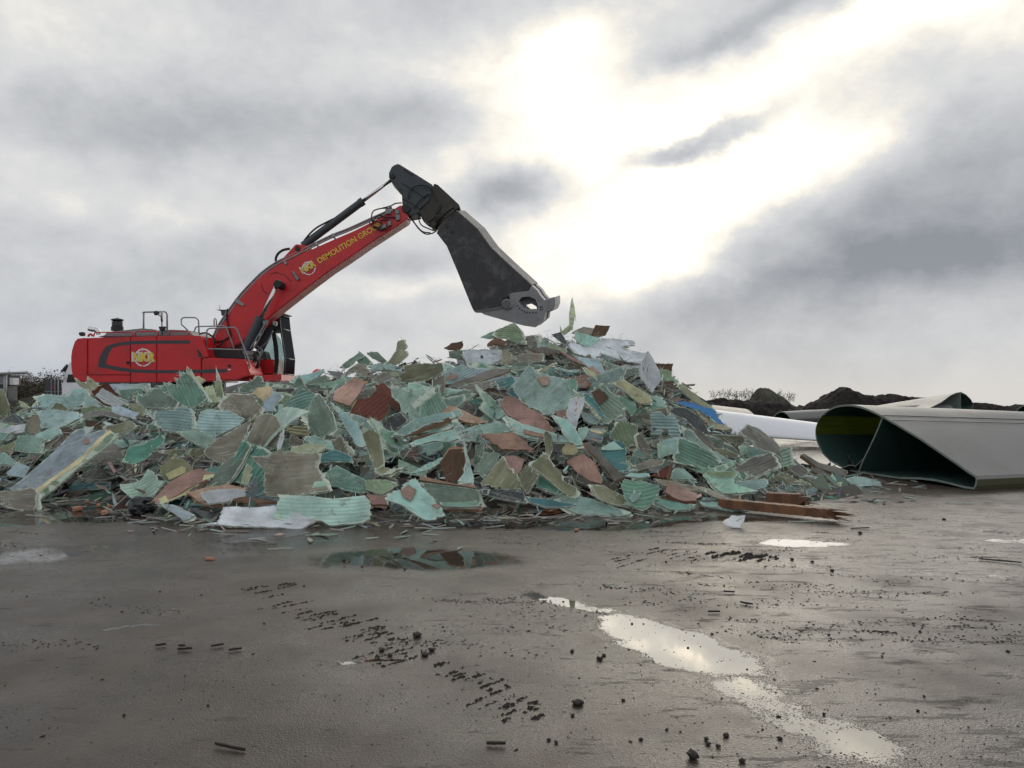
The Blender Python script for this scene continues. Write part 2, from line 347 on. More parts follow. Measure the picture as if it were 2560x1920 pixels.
ro = t.math('SUBTRACT', .47, t.math('ADD', t.math('MULTIPLY', damp, .14), t.math('MULTIPLY', t.sstep(water, -.35, .30), .22))); ro = t.math('ADD', ro, t.math('MULTIPLY', t.math('SUBTRACT', mud, .5), .25))
ro = t.math('ADD', ro, t.math('ADD', t.math('MULTIPLY', sm, .18), t.math('MULTIPLY', t.math('SUBTRACT', dry, .5), .30))); ro = t.math('MULTIPLY', ro, t.math('SUBTRACT', 1.0, wm)); ro = t.math('ADD', ro, .022)
hgt = t.math('MULTIPLY', t.math('ADD', rough_h, t.math('MULTIPLY', t.noise(geo, 18, 4, .6), .5)), t.math('SUBTRACT', 1.0, wm))
b = t.bsdf(c, ro, t.math('ADD', hgt, t.math('MULTIPLY', sm, .5)), .33, .010, 0, .5)
t.nt.links.new(t.math('MULTIPLY_ADD', wm, .22, .28), b.inputs['Specular IOR Level'])
t.out(b.outputs[0])
gv, gf = [], []
xs = [-1500, -600, -200, -60, -25, -15, -5, 0, 8, 20, 60, 200, 600, 1500]; ys = [-1500, -400, -100, -20, 0, 10, 20, 46, 80, 200, 600, 1500]
for y in ys:
    for x in xs: gv.append((x, y, -.0235 * max(0, min(y, 1500) - 46) * min(1, max(0, (x + 25) / 20)) if y > 46 else 0))
nx = len(xs)
for j in range(len(ys) - 1):
    for i in range(nx - 1): gf.append((j * nx + i, j * nx + i + 1, (j + 1) * nx + i + 1, (j + 1) * nx + i))
g = put('ground', mesh('ground', gv, gf), None, [m]); tag(g, 'dark wet asphalt yard with puddles and smeared mud', 'ground', kind='structure')
# far low land on the horizon
m = paint('far_land', (.05, .055, .05), .9, 0, .4, (.03, .03, .028), .05)
hv, hf = [], []
for i in range(60):
    x = -158 + i * 1.6; z = 8.0 + 3.0 * noise.noise(Vector((x * .02, 3, 0))) - max(0, abs(x + 110) - 30) * .4
    for k, (dy, kz) in enumerate(((0, -.3), (25, .8), (60, 1), (110, -.3))): hv.append((x, 380 + dy, max(-.6, z * kz)))
for i in range(59):
    for k in range(3): a = i * 4 + k; hf.append((a, a + 4, a + 5, a + 1))
tag(put('hills', mesh('hills', hv, hf, True), None, [m]), 'low dark land along the far horizon', 'hills', kind='structure')
# ------------------------------------------------------------------ the heap: its shape
# across the heap: px, top of the outline, foot
CC = [(-420, 1040, 1225), (-200, 1025, 1250), (0, 1022, 1262), (100, 1000, 1258), (200, 985, 1240), (300, 985, 1275), (420, 985, 1298), (560, 985, 1310), (640, 972, 1312), (740, 955, 1308), (860, 925, 1300), (960, 905, 1300), (1080, 900, 1296),
      (1180, 872, 1290), (1290, 836, 1288), (1440, 838, 1285), (1520, 842, 1282), (1590, 872, 1285), (1650, 925, 1280), (1740, 985, 1275), (1830, 1080, 1268), (1900, 1140, 1262), (2000, 1182, 1255), (2120, 1215, 1245), (2260, 1235, 1243)]
def column(px):
    px = max(CC[0][0], min(CC[-1][0], px))
    for a, b in zip(CC, CC[1:]):
        if px <= b[0]:
            u = (px - a[0]) / (b[0] - a[0]); yt, yb = a[1] + (b[1] - a[1]) * u, a[2] + (b[2] - a[2]) * u; break
    Yb = HC * F / (yb - HOR); k = (HOR - yt) / F
    zr = (HC + k * (Yb + 2.2)) / (1 - 2.0 * k); zr = max(.02, zr); Yr = Yb + 2.2 + 2.0 * zr if zr > .1 else Yb + 2.3
    return Yb, Yr, max(.02, HC + k * Yr)
def slope(px, q):
    Yb, Yr, zr = column(px); return Yb + (Yr - Yb) * q, zr * q ** .8
def depth(px, py):
    lo, hi = 0.0, 1.0
    for _ in range(22):
        q = (lo + hi) / 2; Y, z = slope(px, q)
        if HOR - (z - HC) * F / Y > py: lo = q
        else: hi = q
    return slope(px, lo)[0]

# ------------------------------------------------------------------ one torn sheet
def outline(poly, jag, rnd):
    out = []; n = len(poly)
    def split(a, b, amp, d, top=False):
        if d == 0 or (b - a).length < .03: return [a]
        e = b - a; mm = (a + b) / 2 + Vector((-e.y, e.x)) * rnd.uniform(-amp, amp) * (.3 if top else 1)
        return split(a, mm, amp * .95, d - 1) + split(mm, b, amp * .95, d - 1)
    for i in range(n): out += split(poly[i], poly[(i + 1) % n], jag * rnd.choice((.2, .8, 1, 1.5)), 6, True)
    W = max(p.x for p in out) - min(p.x for p in out); m = len(out); res = []; o_ = rnd.uniform(0, 99); amp = min(.16, W * .16) * min(1, jag * 14) * rnd.choice((.1, .2, .35, .6))
    for i, p in enumerate(out):
        d = out[(i + 1) % m] - out[i - 1]; nx = (d.y / d.length) if d.length > 1e-6 else 0
        k = noise.noise(Vector((p.y * 9, o_, i * .35))) + .7 * noise.noise(Vector((p.y * 31, o_, i * .9)))
        res.append(p + Vector((nx * abs(nx) * amp * k, -abs(nx) * .004 * k)))
    return res
def sheet_mesh(name, poly, th, rnd, jag=.07, curve=0.0, warp=.012, fray=.35, ply=0, bend_dir=0.0):
    """poly: 2-D outline in the sheet's own plane -> solid torn sheet with frayed edge (slot 1)"""
    area = sum(a.x * b.y - b.x * a.y for a, b in zip(poly, poly[1:] + poly[:1])) / 2
    if area < 0: poly = poly[::-1]
    ol = outline(poly, jag, rnd)
    xs = [p.x for p in ol]; ys = [p.y for p in ol]; W, H = max(xs) - min(xs), max(ys) - min(ys); S = max(W, H)
    step = max(min(S / 9, min(W, H) / 3.2), .04, math.sqrt(W * H / 260)); pin = []
    y = min(ys) + step / 2
    while y < max(ys):
        x = min(xs) + step / 2
        while x < max(xs): pin.append(Vector((x + rnd.uniform(-.25, .25) * step, y + rnd.uniform(-.25, .25) * step))); x += step
        y += step
    n = len(ol)
    v2, _, tri, _, _, _ = delaunay_2d_cdt(ol + pin, [(i, (i + 1) % n) for i in range(n)], [list(range(n))], 1, 1e-4)
    cb, sb = math.cos(bend_dir), math.sin(bend_dir); o3 = Vector((rnd.uniform(0, 50), rnd.uniform(0, 50), rnd.uniform(0, 50)))
    ck_ = rnd.choice((0, 0, .3, -.3, .45)) if curve else 0; ca_, co_ = rnd.uniform(0, 6.28), rnd.uniform(.05, .35) * S
    def hz(p):
        u = (p.x * cb + p.y * sb) / (S / 2)
        return ck_ * max(0, p.x * math.cos(ca_) + p.y * math.sin(ca_) - co_) + curve * S * .5 * (u * u - .3) + warp * S * 2.2 * noise.noise(Vector((p.x, p.y, 0)) * (2.2 / max(S, .2)) + o3)
    v, f, mi = [], [], []
    top = [Vector((p.x, p.y, hz(p))) for p in v2]; k = len(top)
    v += top; v += [p - Vector((0, 0, th)) for p in top]
    cnt = {}
    for tr in tri:
        a, b_, c = tr
        if (v2[b_] - v2[a]).cross(v2[c] - v2[a]) < 0: a, b_, c = a, c, b_
        f.append((a, b_, c)); mi.append(0); f.append((a + k, c + k, b_ + k)); mi.append(0)
        for e in ((a, b_), (b_, c), (c, a)): cnt[e] = 1
    be = [e for e in cnt if (e[1], e[0]) not in cnt]
    for a, b_ in be:
        q = len(v); v += [top[a], top[b_]]
        off = Vector((0, 0, th)); v += [top[b_] - off, top[a] - off]
        f.append((q, q + 3, q + 2, q + 1)); mi.append(1)
        d = top[b_] - top[a]; L = d.length
        if L < 1e-5: continue
        nrm = Vector((d.y, -d.x, 0)).normalized()
        m_ = noise.noise(Vector((top[a].x, top[a].y, 5)) * 4.5 + o3)
        if m_ < .42 - fray * .75: continue
        for _ in range(int(L * 60 * fray * rnd.uniform(.2, 1.8) + rnd.random())):
            s_ = top[a] + d * rnd.random() - Vector((0, 0, rnd.random() * th)); wd = d.normalized() * rnd.uniform(.0015, .0055)
            dr = (nrm * rnd.uniform(.4, 1) + d.normalized() * rnd.gauss(0, .9) + Vector((0, 0, rnd.gauss(0, .35)))).normalized(); ln = rnd.uniform(.012, .055) * (1 if rnd.random() < .9 else 2.6)
            q = len(v); mm = s_ + dr * ln * .6 + Vector((0, 0, rnd.uniform(-.02, .02)))
            v += [s_ - wd - nrm * .01, s_ + wd - nrm * .01, mm + wd * .6, mm - wd * .6, mm + (dr + Vector((rnd.gauss(0, .5), rnd.gauss(0, .5), rnd.gauss(0, .5)))) * ln * .5]
            f += [(q, q + 1, q + 2, q + 3), (q + 3, q + 2, q + 4)]; mi += [1, 1]
    if ply and len(pin) > 3:
        for _ in range(ply):
            sx_, sy_ = rnd.uniform(.93, 1.10), rnd.uniform(.90, 1.03); off = Vector((rnd.uniform(-.05, .05) * W, rnd.uniform(-.03, .03) * H)); zz = th + rnd.uniform(.004, .018); q = len(v); o4 = rnd.uniform(0, 90)
            pl = [Vector((p.x * sx_, p.y * sy_)) + off + Vector((noise.noise(Vector((p.y * 14, o4, 0))) * .05, noise.noise(Vector((p.x * 9, o4, 3))) * .015)) for p in ol[::2]]; r2 = len(pl)
            v2b, _, tri2, _, _, _ = delaunay_2d_cdt(pl + pin[::2], [(i, (i + 1) % r2) for i in range(r2)], [list(range(r2))], 1, 1e-4)
            v += [Vector((p.x, p.y, hz(p) - zz)) for p in v2b]
            for tr in tri2: f.append(tuple(q + i for i in tr)); mi.append(1)
    me = mesh(name, v, f, False, mi)
    edge_v = {i for e in be for i in e}; ra = me.attributes.new('rim', 'FLOAT', 'POINT'); ra.data.foreach_set('value', [1.0 if (i % k if i < 2 * k else 0) in edge_v or i >= 2 * k else 0.0 for i in range(len(v))])
    sm = [mi[i] == 0 for i in range(len(f))]; me.polygons.foreach_set('use_smooth', sm)
    return me
def plane_for(pp, Yb, tilt, yaw):
    """a plane leaning `tilt` from flat and turned by `yaw`, through the outline's lowest point at depth Yb; tilted more where it would be seen edge-on"""
    low = max(pp, key=lambda p: p[1]); p0 = P(low[0], low[1], Yb)
    cx = sum(p[0] for p in pp) / len(pp); cy = sum(p[1] for p in pp) / len(pp)
    for _ in range(30):
        n = Vector((math.sin(R(yaw)) * math.sin(R(tilt)), -math.cos(R(yaw)) * math.sin(R(tilt)), math.cos(R(tilt))))
        w = [None] * len(pp); ok = True
        for i, p in enumerate(pp):
            r = ray(*p); k = r.dot(n)
            if k > -.14: ok = False; break
            w[i] = O + r * ((p0 - O).dot(n) / k)
        if ok and max(q.y for q in w) - min(q.y for q in w) < 2.4: return n, w
        tilt += (4 if tilt < 90 else -4); yaw *= .85
    return n, w
def frame_of(n, w, ang):
    c = sum(w, Vector()) / len(w); a = Vector((math.cos(R(ang)), 0, math.sin(R(ang))))
    x = (a - n * a.dot(n)).normalized(); y = n.cross(x)
    M = Matrix((x, y, n)).transposed().to_4x4(); M.translation = c
    return M, [Vector(((q - c).dot(x), (q - c).dot(y))) for q in w]
def blend(c, k=1.0, rnd=RND):
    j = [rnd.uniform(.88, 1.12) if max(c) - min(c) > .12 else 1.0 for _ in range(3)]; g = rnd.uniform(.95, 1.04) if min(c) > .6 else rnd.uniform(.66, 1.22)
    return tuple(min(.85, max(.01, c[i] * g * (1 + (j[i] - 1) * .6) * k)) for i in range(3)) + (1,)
SHEETS = []      # (px, py, short phrase, object)
def hero(line, idx):
    nm, mk, ck, crop, ps, geo_, opts, label, ref = [q.strip() for q in line.split('|')]
    rnd = random.Random(1000 + idx); pp = pts(crop, ps)
    o = dict(f=.35, c=None, l=0.05, t=.028, j=.07, a=None, w=.015, b=0.0, Y=None)
    for q in opts.split():
        k, v_ = q.split('='); o[k] = float(v_)
    child = nm.startswith('+'); tilt, yaw = [float(q) for q in geo_.split(',')] if geo_ else (None, 0)
    parent = hero.last if child else None
    low = max(pp, key=lambda p: p[1])
    if child and tilt is None:
        n, p0 = hero.n, hero.p0 + hero.n * (.004 + o['l'] * .4)
        w_ = []
        for p in pp:
            r = ray(*p); w_.append(O + r * ((p0 - O).dot(n) / r.dot(n)))
    else:
        Yb = o['Y'] or (depth(*low) - o['l'])
        if o['Y'] is None and low[1] > HOR + 20: Yb = min(Yb, HC * F / (low[1] - HOR) - .01)
        n, w_ = plane_for(pp, Yb, tilt, yaw)
    if o['a'] is None:
        # streaks follow the longest edge of the outline
        e = max(((pp[i], pp[(i + 1) % len(pp)]) for i in range(len(pp))), key=lambda q: math.hypot(q[1][0] - q[0][0], q[1][1] - q[0][1]))
        ang = math.degrees(math.atan2(-(e[1][1] - e[0][1]), e[1][0] - e[0][0]))
    else: ang = o['a']
    M, poly = frame_of(n, w_, ang)
    if o['c'] is None: o['c'] = 0.0 if (child or mk == 'white') else rnd.choice((-.22, -.12, .1, .16, .25)); o['b'] = rnd.choice((0, 90, 60, 120))
    me = sheet_mesh(nm.lstrip('+'), poly, o['t'], rnd, o['j'], o['c'], o['w'], o['f'], 0 if (child or mk in ('white', 'foam', 'plas')) else rnd.choice((0, 1, 1, 2)), R(o['b']))
    ob = bpy.data.objects.new(nm.lstrip('+'), me); COL.objects.link(ob)
    ob.color = blend(PAL[ck], 1.0, rnd); me.materials.append(MAT[mk]); me.materials.append(MAT['wedge' if mk in ('wood', 'rwood') else 'edge'])
    if child: ob.parent = parent; ob.matrix_parent_inverse = hero.M.inverted(); ob.matrix_basis = M
    else:
        ob.matrix_basis = M; hero.last, hero.M, hero.n, hero.p0 = ob, M, n, M.translation.copy()
        tag(ob, label, CATS.get(nm, 'sheet'), GROUPS.get(nm, 'torn sheets heaped in the scrap pile'))
        cx, cy = sum(p[0] for p in pp) / len(pp), sum(p[1] for p in pp) / len(pp)
        SHEETS.append((cx, cy, ref, ob, nm))
    if child and label: ob['label'] = label
CATS = dict(fibreglass_sheet='fibreglass sheet', ribbed_sheet='fibreglass sheet', balsa_board='wood slab', timber_scrap='timber', foam_block='foam block', sandwich_panel='panel', gelcoat_panel='panel', fibre_strand='fibre strand', wood_block='wood block', plastic_scrap='plastic scrap', splinter_strip='splinter', channel_profile='profile', plastic_bag='bag', laminate_roll='sheet', blade_shell='blade shell')
GROUPS = dict(timber_scrap='timber scraps around the pile', balsa_board='wood core slabs in the pile', foam_block='foam lumps in the pile', plastic_scrap='plastic scraps on the pile', plastic_bag='plastic bags in the pile', blade_shell='blade sections lying about the yard')
HEROES = '''
fibreglass_sheet|lam|A|a|450,310 520,260 640,265 800,280 810,185 990,200 1000,300 900,430 700,450 480,430|74,10|f=.7 l=-.3|pale aqua sheet with a square raised corner, standing below the truck|pale aqua sheet with the raised corner
foam_block|lam|Y|a|220,335 280,350 370,420 290,420 240,400|60,20|l=-.4 t=.06|small cream wedge standing alone near the far end of the heap|small cream wedge
fibreglass_sheet|lam|T|a|410,430 420,350 465,340 470,430|75,0|l=-.3 t=.02|small dark teal piece between the cream wedge and the pale aqua sheet|small dark teal piece
laminate_roll|lam|D|a|0,560 180,480 300,560 200,600 0,620|50,-10|c=-.3 l=-.1|dark slate curled sheet below the olive blade shell|dark slate curled sheet
gelcoat_panel|white|B|a|1220,140 1500,136 1520,200 1390,280 1260,170|62,10|l=-.6|pale blue-white panel with small holes, close under the excavator body|pale panel with holes under the excavator
fibreglass_sheet|lam|A|a|1520,140 1700,135 1740,200 1600,250 1480,250|60,0|l=-.5|grey-green sheet half hidden behind the big ribbed green sheet|half hidden sheet behind the ribbed green one
ribbed_sheet|rib|Y|a|1000,130 1010,45 1165,160 1060,240 1010,225 890,130 860,65 950,120|68,15|f=.5 l=-.1 a=-35|pale yellow ribbed sheet with a long spike pointing up at the excavator|pale yellow spiked sheet
fibreglass_sheet|lam|A|a|920,350 1010,260 1090,310 1180,370 1270,400 1100,405 940,400|55,-20|c=.35 b=90|grey-green sheet curled up below the red-brown channel|grey-green curl below the channel
channel_profile|wood|R|a|1060,230 1190,150 1250,150 1390,290 1290,395 1180,370 1100,290|62,20|t=.05 f=.1|dark red-brown open channel lined with a white ribbed strip|dark red-brown channel
+lining|rib|W|a|1100,270 1180,180 1330,270 1500,340 1390,392 1280,385 1190,350||l=.06 a=-30|white ribbed lining|
ribbed_sheet|rib|L|a|930,410 1080,390 1280,405 1280,470 1060,520 930,480|58,0|f=.4 a=-2|lime green ribbed lump lying below the white lined channel|lime green ribbed lump
sandwich_panel|lam|B|a|1280,400 1380,390 1590,470 1560,540 1300,460|50,10|t=.05 f=.2|pale blue slab with an orange-brown underside beside the lime ribbed lump|pale blue slab with brown underside
fibreglass_sheet|lam|O|a|1450,380 1560,360 1680,420 1670,520 1580,500 1590,460|62,-25|c=.3|olive curved sheet beside the pale blue slab|olive curved sheet by the blue slab
ribbed_sheet|rib|G|A|940,830 1090,730 1160,700 1215,720 1212,680 1250,690 1245,640 1290,650 1310,615 1320,665 1465,860 1330,880 1200,888 1000,885 960,850|64,-6|a=-58 f=.45 c=.1|largest ribbed green sheet, standing tall in front of the excavator tracks|largest ribbed green sheet
+stain_patch|lam|Z|A|950,835 1090,745 1180,800 1290,880 1200,886 1000,883||l=.01 f=0 a=-40|mossy dark green end|
laminate_roll|lam|O|a|1590,340 1700,350 1900,420 1980,430 1700,440 1600,380|48,0|c=.3 b=90 f=.5|dark olive curled strip along the foot of the largest ribbed sheet|dark curled strip under the ribbed sheet
fibreglass_sheet|lam|A|a|410,450 560,440 900,460 920,540 700,650 480,660 460,560 430,500|58,-6|f=.5 c=-.15|big sea-green sheet with a frayed blue upper edge near the far end|big sea-green sheet with blue edge
foam_block|foam|K|a|300,690 340,540 380,490 440,500 470,580 430,720|66,30|t=.05 f=.5|upright tan pointed piece with a brown tip beside the big sea-green sheet|upright tan pointed piece
fibreglass_sheet|lam|O|a|580,450 640,355 720,365 800,450 700,440|62,10|l=.05|brownish triangular sheet propped against the pale aqua sheet|brownish propped triangle
fibreglass_sheet|lam|G|a|150,900 210,740 370,730 540,770 480,800 490,940 300,930|62,0|f=.3|flat mint green trapezoid sheet near the end of the pile|mint green trapezoid
fibreglass_sheet|lam|A|a|370,740 640,630 680,640 700,700 580,790 500,820 480,790|54,20|f=.7|pale frayed wedge-shaped sheet rising behind the mint trapezoid|pale frayed wedge
fibreglass_sheet|lam|O|a|-60,900 0,860 180,800 130,935 0,940|56,10|f=.3|olive green sheet at the very end of the pile|olive sheet at the end
fibreglass_sheet|lam|W|a|-60,660 0,650 290,600 280,690 140,720 0,700|46,0|f=.6 a=8|whitish layered sheet lying under the dark slate curl|whitish layered sheet
fibreglass_sheet|lam|G|a|-80,700 0,690 150,720 60,780 -80,780|52,0|f=.3|grey-green sheet just under the whitish layered one|grey-green sheet under the whitish one
fibreglass_sheet|lam|A|a|-40,970 60,935 210,1050 130,1075 -40,1060|46,0|f=.5|pale grey slab with torn edge below the olive end sheet|pale grey torn slab
fibreglass_sheet|lam|B|a|70,1150 210,1050 340,1090 270,1210 90,1190|50,10|f=.4|pale blue-grey flat sheet behind the long blue panel|pale blue-grey flat sheet
sandwich_panel|lam|B|a|85,1345 250,1230 560,960 880,680 1085,630 985,745 1150,670 1260,665 900,1010 440,1350|47,-12|f=.35 t=.02 a=38 l=.25 j=.025 c=0|long pale blue sandwich panel with a yellow foam edge, propped on the pile|long pale blue panel
+foam_core|foam|C|a|1262,655 1285,690 920,1050 620,1260 440,1420 392,1420 430,1360 890,1015||l=.02 f=.05 t=.03|pale yellow foam edge|
+side_skin|lam|L|a|1285,690 1322,765 1240,845 900,1100 640,1330 470,1450 400,1495 405,1425 620,1262 920,1052||l=.01 a=38 f=.2|green ribbed side skin|
+core_scrap|wood|S|a|950,790 990,765 1035,780 1030,820 980,835 955,820||l=.03 f=.1|salmon core scrap|
fibreglass_sheet|lam|K|a|-60,1360 0,1355 390,1340 430,1390 410,1500 350,1600 90,1565 -60,1510|40,-5|f=.2 l=.12|grey-tan plate on the wet ground at the foot of the long blue panel|grey-tan plate at the panel foot
fibreglass_sheet|lam|E|a|1400,1050 1500,850 1700,800 1930,745 1880,830 1660,1000 1540,1055|50,15|f=.5 a=30|long emerald sheet with frayed ends lying under the square aqua sheet|long emerald sheet
fibreglass_sheet|lam|Q|a|900,1190 1100,1090 1450,1050 1680,1050 1640,1120 1200,1240 1000,1250|42,0|f=.6 a=8|thin grey layered sheet bending out beside the long blue panel|thin grey layered sheet
fibreglass_sheet|lam|Q|a|1060,900 1250,800 1430,830 1400,1020 1150,1070 1000,1040|44,5|f=.7|dirty grey-brown sheet half buried between the long blue panel and long emerald sheet|dirty grey-brown sheet
fibreglass_sheet|lam|T|a|760,1290 1270,1265 1260,1340 800,1365|50,0|f=.1 a=2|narrow grey-teal strip deep under the long blue panel|narrow grey-teal strip
fibreglass_sheet|lam|O|a|1190,640 1350,590 1500,560 1610,640 1400,725 1250,700|46,0|c=.2 f=.2|dark olive bent sheet in the hollow above the long blue panel|dark olive sheet in the hollow
balsa_board|wood|N|a|985,560 1110,555 1190,610 1110,645 990,610|55,10|f=.3|small brown wooden piece in the hollow above the long blue panel|small brown piece in the hollow
laminate_roll|lam|Q|a|900,460 1210,455 1300,480 1560,560 1500,580 1200,520 960,530|48,5|c=-.4 f=.4|arched brown-edged sheet below the lime ribbed lump|arched brown-edged sheet
ribbed_sheet|rib|M|a|1410,1320 1600,1240 1690,1100 1740,1130 1830,1260 1940,1290 1700,1465 1540,1475 1420,1390|52,-10|a=35 c=.35 b=0 f=.4 l=.2|bright lime-green ribbed sheet curling up near the front of the pile|bright lime-green curling sheet
foam_block|foam|O|a|1840,1100 1960,1000 2110,980 2212,1090 2230,1140 1960,1262 1880,1230|55,15|t=.12 f=.9 l=.12|fibre-wrapped block with a smooth cream foam face beside the lime-green curl|cream foam block
+foam_face|foam|C|a|1900,1180 2090,1085 2140,1100 2130,1160 1950,1245||l=.04 f=0 t=.02|smooth cream foam face|
ribbed_sheet|rib|A|a|1670,430 1760,450 2000,440 2100,400 2212,420 2200,680 1900,690 1800,600 1780,520|54,-5|f=.8 a=-6 c=-.15|wide frayed aqua sheet below the largest ribbed green sheet|wide frayed aqua sheet
ribbed_sheet|rib|A|b|395,790 470,600 560,560 800,600 980,680 900,770 620,890|54,-12|f=.5 a=-12|square ribbed aqua sheet sprinkled with brown scraps|square ribbed aqua sheet
fibreglass_sheet|lam|A|b|200,830 400,800 620,900 540,1015 480,990 230,850|50,10|f=.6 a=-30|narrow aqua sheet hanging under the square ribbed aqua sheet|narrow hanging aqua sheet
fibreglass_sheet|lam|E|b|380,830 480,830 620,890 600,920 520,900|56,10|l=.1 f=.2|small emerald strip tucked under the square ribbed aqua sheet|small emerald strip
fibreglass_sheet|lam|K|b|690,520 760,400 860,380 1070,410 1180,560 1080,660 900,640 700,560|52,5|f=.8 w=.004|grey-brown flat sheet strewn with small chips, frayed at its edge|grey-brown flat sheet with chips
fibreglass_sheet|lam|K|b|500,1080 660,890 900,760 1050,690 1000,880 850,1100 720,1200 560,1130|55,10|f=.4 c=.25 l=.15|tan S-shaped sheet with a curled lower edge|tan S-shaped sheet
fibreglass_sheet|lam|K|b|1000,930 1100,640 1230,600 1350,660 1390,760 1370,960 1240,1010 1080,960|66,-5|f=.6 l=.1|tan-grey upright sheet with cracked surface next to the tan S-shaped sheet|tan-grey cracked upright sheet
ribbed_sheet|rib|E|b|790,1340 870,1100 960,920 1300,1090 1210,1300 1190,1500 950,1440|68,-8|f=.4 a=60 l=.15|deep emerald upright sheet with a pale torn flap|deep emerald upright sheet
+torn_flap|lam|Y|b|990,1180 1070,1250 1020,1330 1060,1300 1010,1440 930,1420 960,1300||l=.02 f=.5|pale torn flap|
fibreglass_sheet|lam|K|b|1090,1165 1500,1060 1850,1070 1800,1200 1950,1510 1750,1550 1250,1570 1200,1510 1210,1300|66,4|f=.4 l=.3 w=.006 a=8|large grey-tan rectangular sheet leaning at the front with a pale crack across|large grey-tan front sheet
+torn_edge|lam|M|b|1780,1400 1900,1390 1950,1510 1750,1552 1560,1562 1740,1500||l=.012 f=.4|mint green corner|
fibreglass_sheet|lam|Y|b|1510,990 1880,960 1910,1010 1800,1080 1500,1070|52,10|f=.7 l=.2 a=8|pale straw-coloured frayed strip above the large grey-tan front sheet|pale straw-coloured strip
fibreglass_sheet|lam|Z|b|1690,590 1770,380 1830,380 2000,640 2030,780 1770,940 1710,740|66,-15|f=.35 l=.2|grey-green pointed sheet with a split down its upper half|grey-green split sheet
ribbed_sheet|rib|G|b|1450,490 1640,340 1800,380 1690,600 1600,590 1440,510|60,15|f=.3 a=32|green ribbed sheet leaning behind the grey-green split sheet|green ribbed sheet behind the split one
fibreglass_sheet|lam|Z|b|820,350 1080,220 1090,180 1180,190 1200,260 1640,300 1600,340 1250,310 1100,330 1000,380|56,0|f=.4 c=-.1|long dark green folded sheet with a raised lip in front of the cab|long dark green folded sheet
foam_block|foam|C|b|1070,390 1130,320 1260,300 1320,360 1200,480 1120,430|52,10|f=.3 t=.03|bright yellow foam-covered piece below the long dark green folded sheet|bright yellow piece
fibreglass_sheet|lam|B|b|1200,480 1330,370 1400,400 1300,520 1330,600 1180,590|54,0|f=.6|pale blue crumpled sheet touching the bright yellow piece|pale blue crumpled sheet
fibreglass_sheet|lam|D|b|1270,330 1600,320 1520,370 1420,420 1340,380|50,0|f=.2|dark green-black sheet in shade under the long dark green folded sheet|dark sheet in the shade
splinter_strip|lam|A|b|1370,500 1420,500 1395,720 1350,700|70,0|l=.2 t=.012 f=.2 a=82|short aqua stick standing above the tan-grey cracked sheet|short aqua stick
splinter_strip|lam|W|b|1440,620 1460,620 1395,1030 1350,1050|72,0|l=.35 t=.012 f=.4 a=82|long whitish splinter leaning across the tan-grey cracked sheet|long whitish splinter
ribbed_sheet|rib|C|b|1430,790 1540,750 1700,760 1710,880 1500,840|52,0|f=.3 a=-12|cream ribbed piece with brown end under the grey-green split sheet|cream ribbed piece
fibreglass_sheet|lam|K|b|1480,990 1510,850 1690,960 1640,1000|58,0|f=.2 l=.1|small tan triangle under the cream ribbed piece|small tan triangle
fibreglass_sheet|lam|B|b|1400,620 1560,560 1640,620 1560,740 1430,750|54,-10|f=.5|pale blue frayed sheet above the cream ribbed piece|pale blue frayed sheet by the cream piece
fibreglass_sheet|lam|T|b|1810,1190 1860,1080 2000,1030 2212,1100 2212,1175 2000,1170|54,0|f=.5 a=0|turquoise curved sheet beside the large grey-tan front sheet|turquoise curved sheet
fibreglass_sheet|lam|A|b|1690,930 1800,900 2010,950 2200,1020 2000,1040 1740,1010|48,0|f=.8|pale blue-grey frayed sheet above the turquoise curved sheet|frayed sheet above the turquoise one
fibreglass_sheet|lam|E|b|500,1250 640,1220 800,1270 790,1360 620,1310|50,0|f=.3|teal-green corner showing behind the deep emerald upright sheet|teal-green corner
splinter_strip|lam|W|b|636,60 700,240 655,240|78,0|l=-.1 t=.01 f=.1 a=80|thin white spike standing in front of the red machine deck|thin white spike
ribbed_sheet|rib|Y|b|620,240 660,232 700,240 720,400 650,440|72,0|f=.9 a=85|pale green frayed slat standing beside the largest ribbed green sheet|pale green frayed slat
fibreglass_sheet|lam|Y|b|500,310 600,280 640,420 720,440 640,500 560,440|60,0|f=1 l=.05|tangle of pale straw-green shreds next to the largest ribbed green sheet|tangle of pale shreds
fibreglass_sheet|lam|Y|b|340,200 450,180 520,230 440,285 380,300|66,10|f=.3 l=-.25|pale green leaf-shaped piece peeping from behind the largest ribbed green sheet|pale leaf-shaped piece
plastic_scrap|plas|X|b|1755,130 1800,100 1890,120 1850,150 1760,160|60,0|l=.1 f=.1 t=.01 j=.15|small red plastic scrap on the crest, uppermost of two|uppermost red scrap
plastic_scrap|plas|X|b|1590,200 1680,190 1665,240 1580,242|66,0|l=-.1 f=.1 t=.01 j=.15|small bright red plastic scrap beside the excavator deck|red scrap beside the deck
fibreglass_sheet|lam|Z|b|1640,280 1760,220 1900,170 1945,200 1850,290|54,0|f=.3|dark green flat sheet just below the red plastic scraps|dark sheet below the red scraps
fibreglass_sheet|lam|A|b|1480,260 1570,180 1700,160 1900,130 1760,230 1600,280|50,0|f=.8 l=.05|pinkish-grey shredded sheet around the red plastic scraps|shredded sheet by the red scraps
balsa_board|wood|S|c|170,900 390,760 520,830 340,1080 150,1030|56,12|f=.3 t=.04|dusty pink core slab beside the dark red grooved block|dusty pink slab
wood_block|rwood|R|c|345,1160 430,1010 570,990 640,910 800,960 790,1140 690,1265|44,8|t=.05 f=.15 a=62 l=.15 j=.03 w=.004 c=0|dark red grooved wood block with a pale green skin along its front|dark red grooved block
+skin|lam|A|c|340,1165 690,1268 685,1372 480,1312 350,1205||l=.01 f=.2 t=.02|pale green front skin|
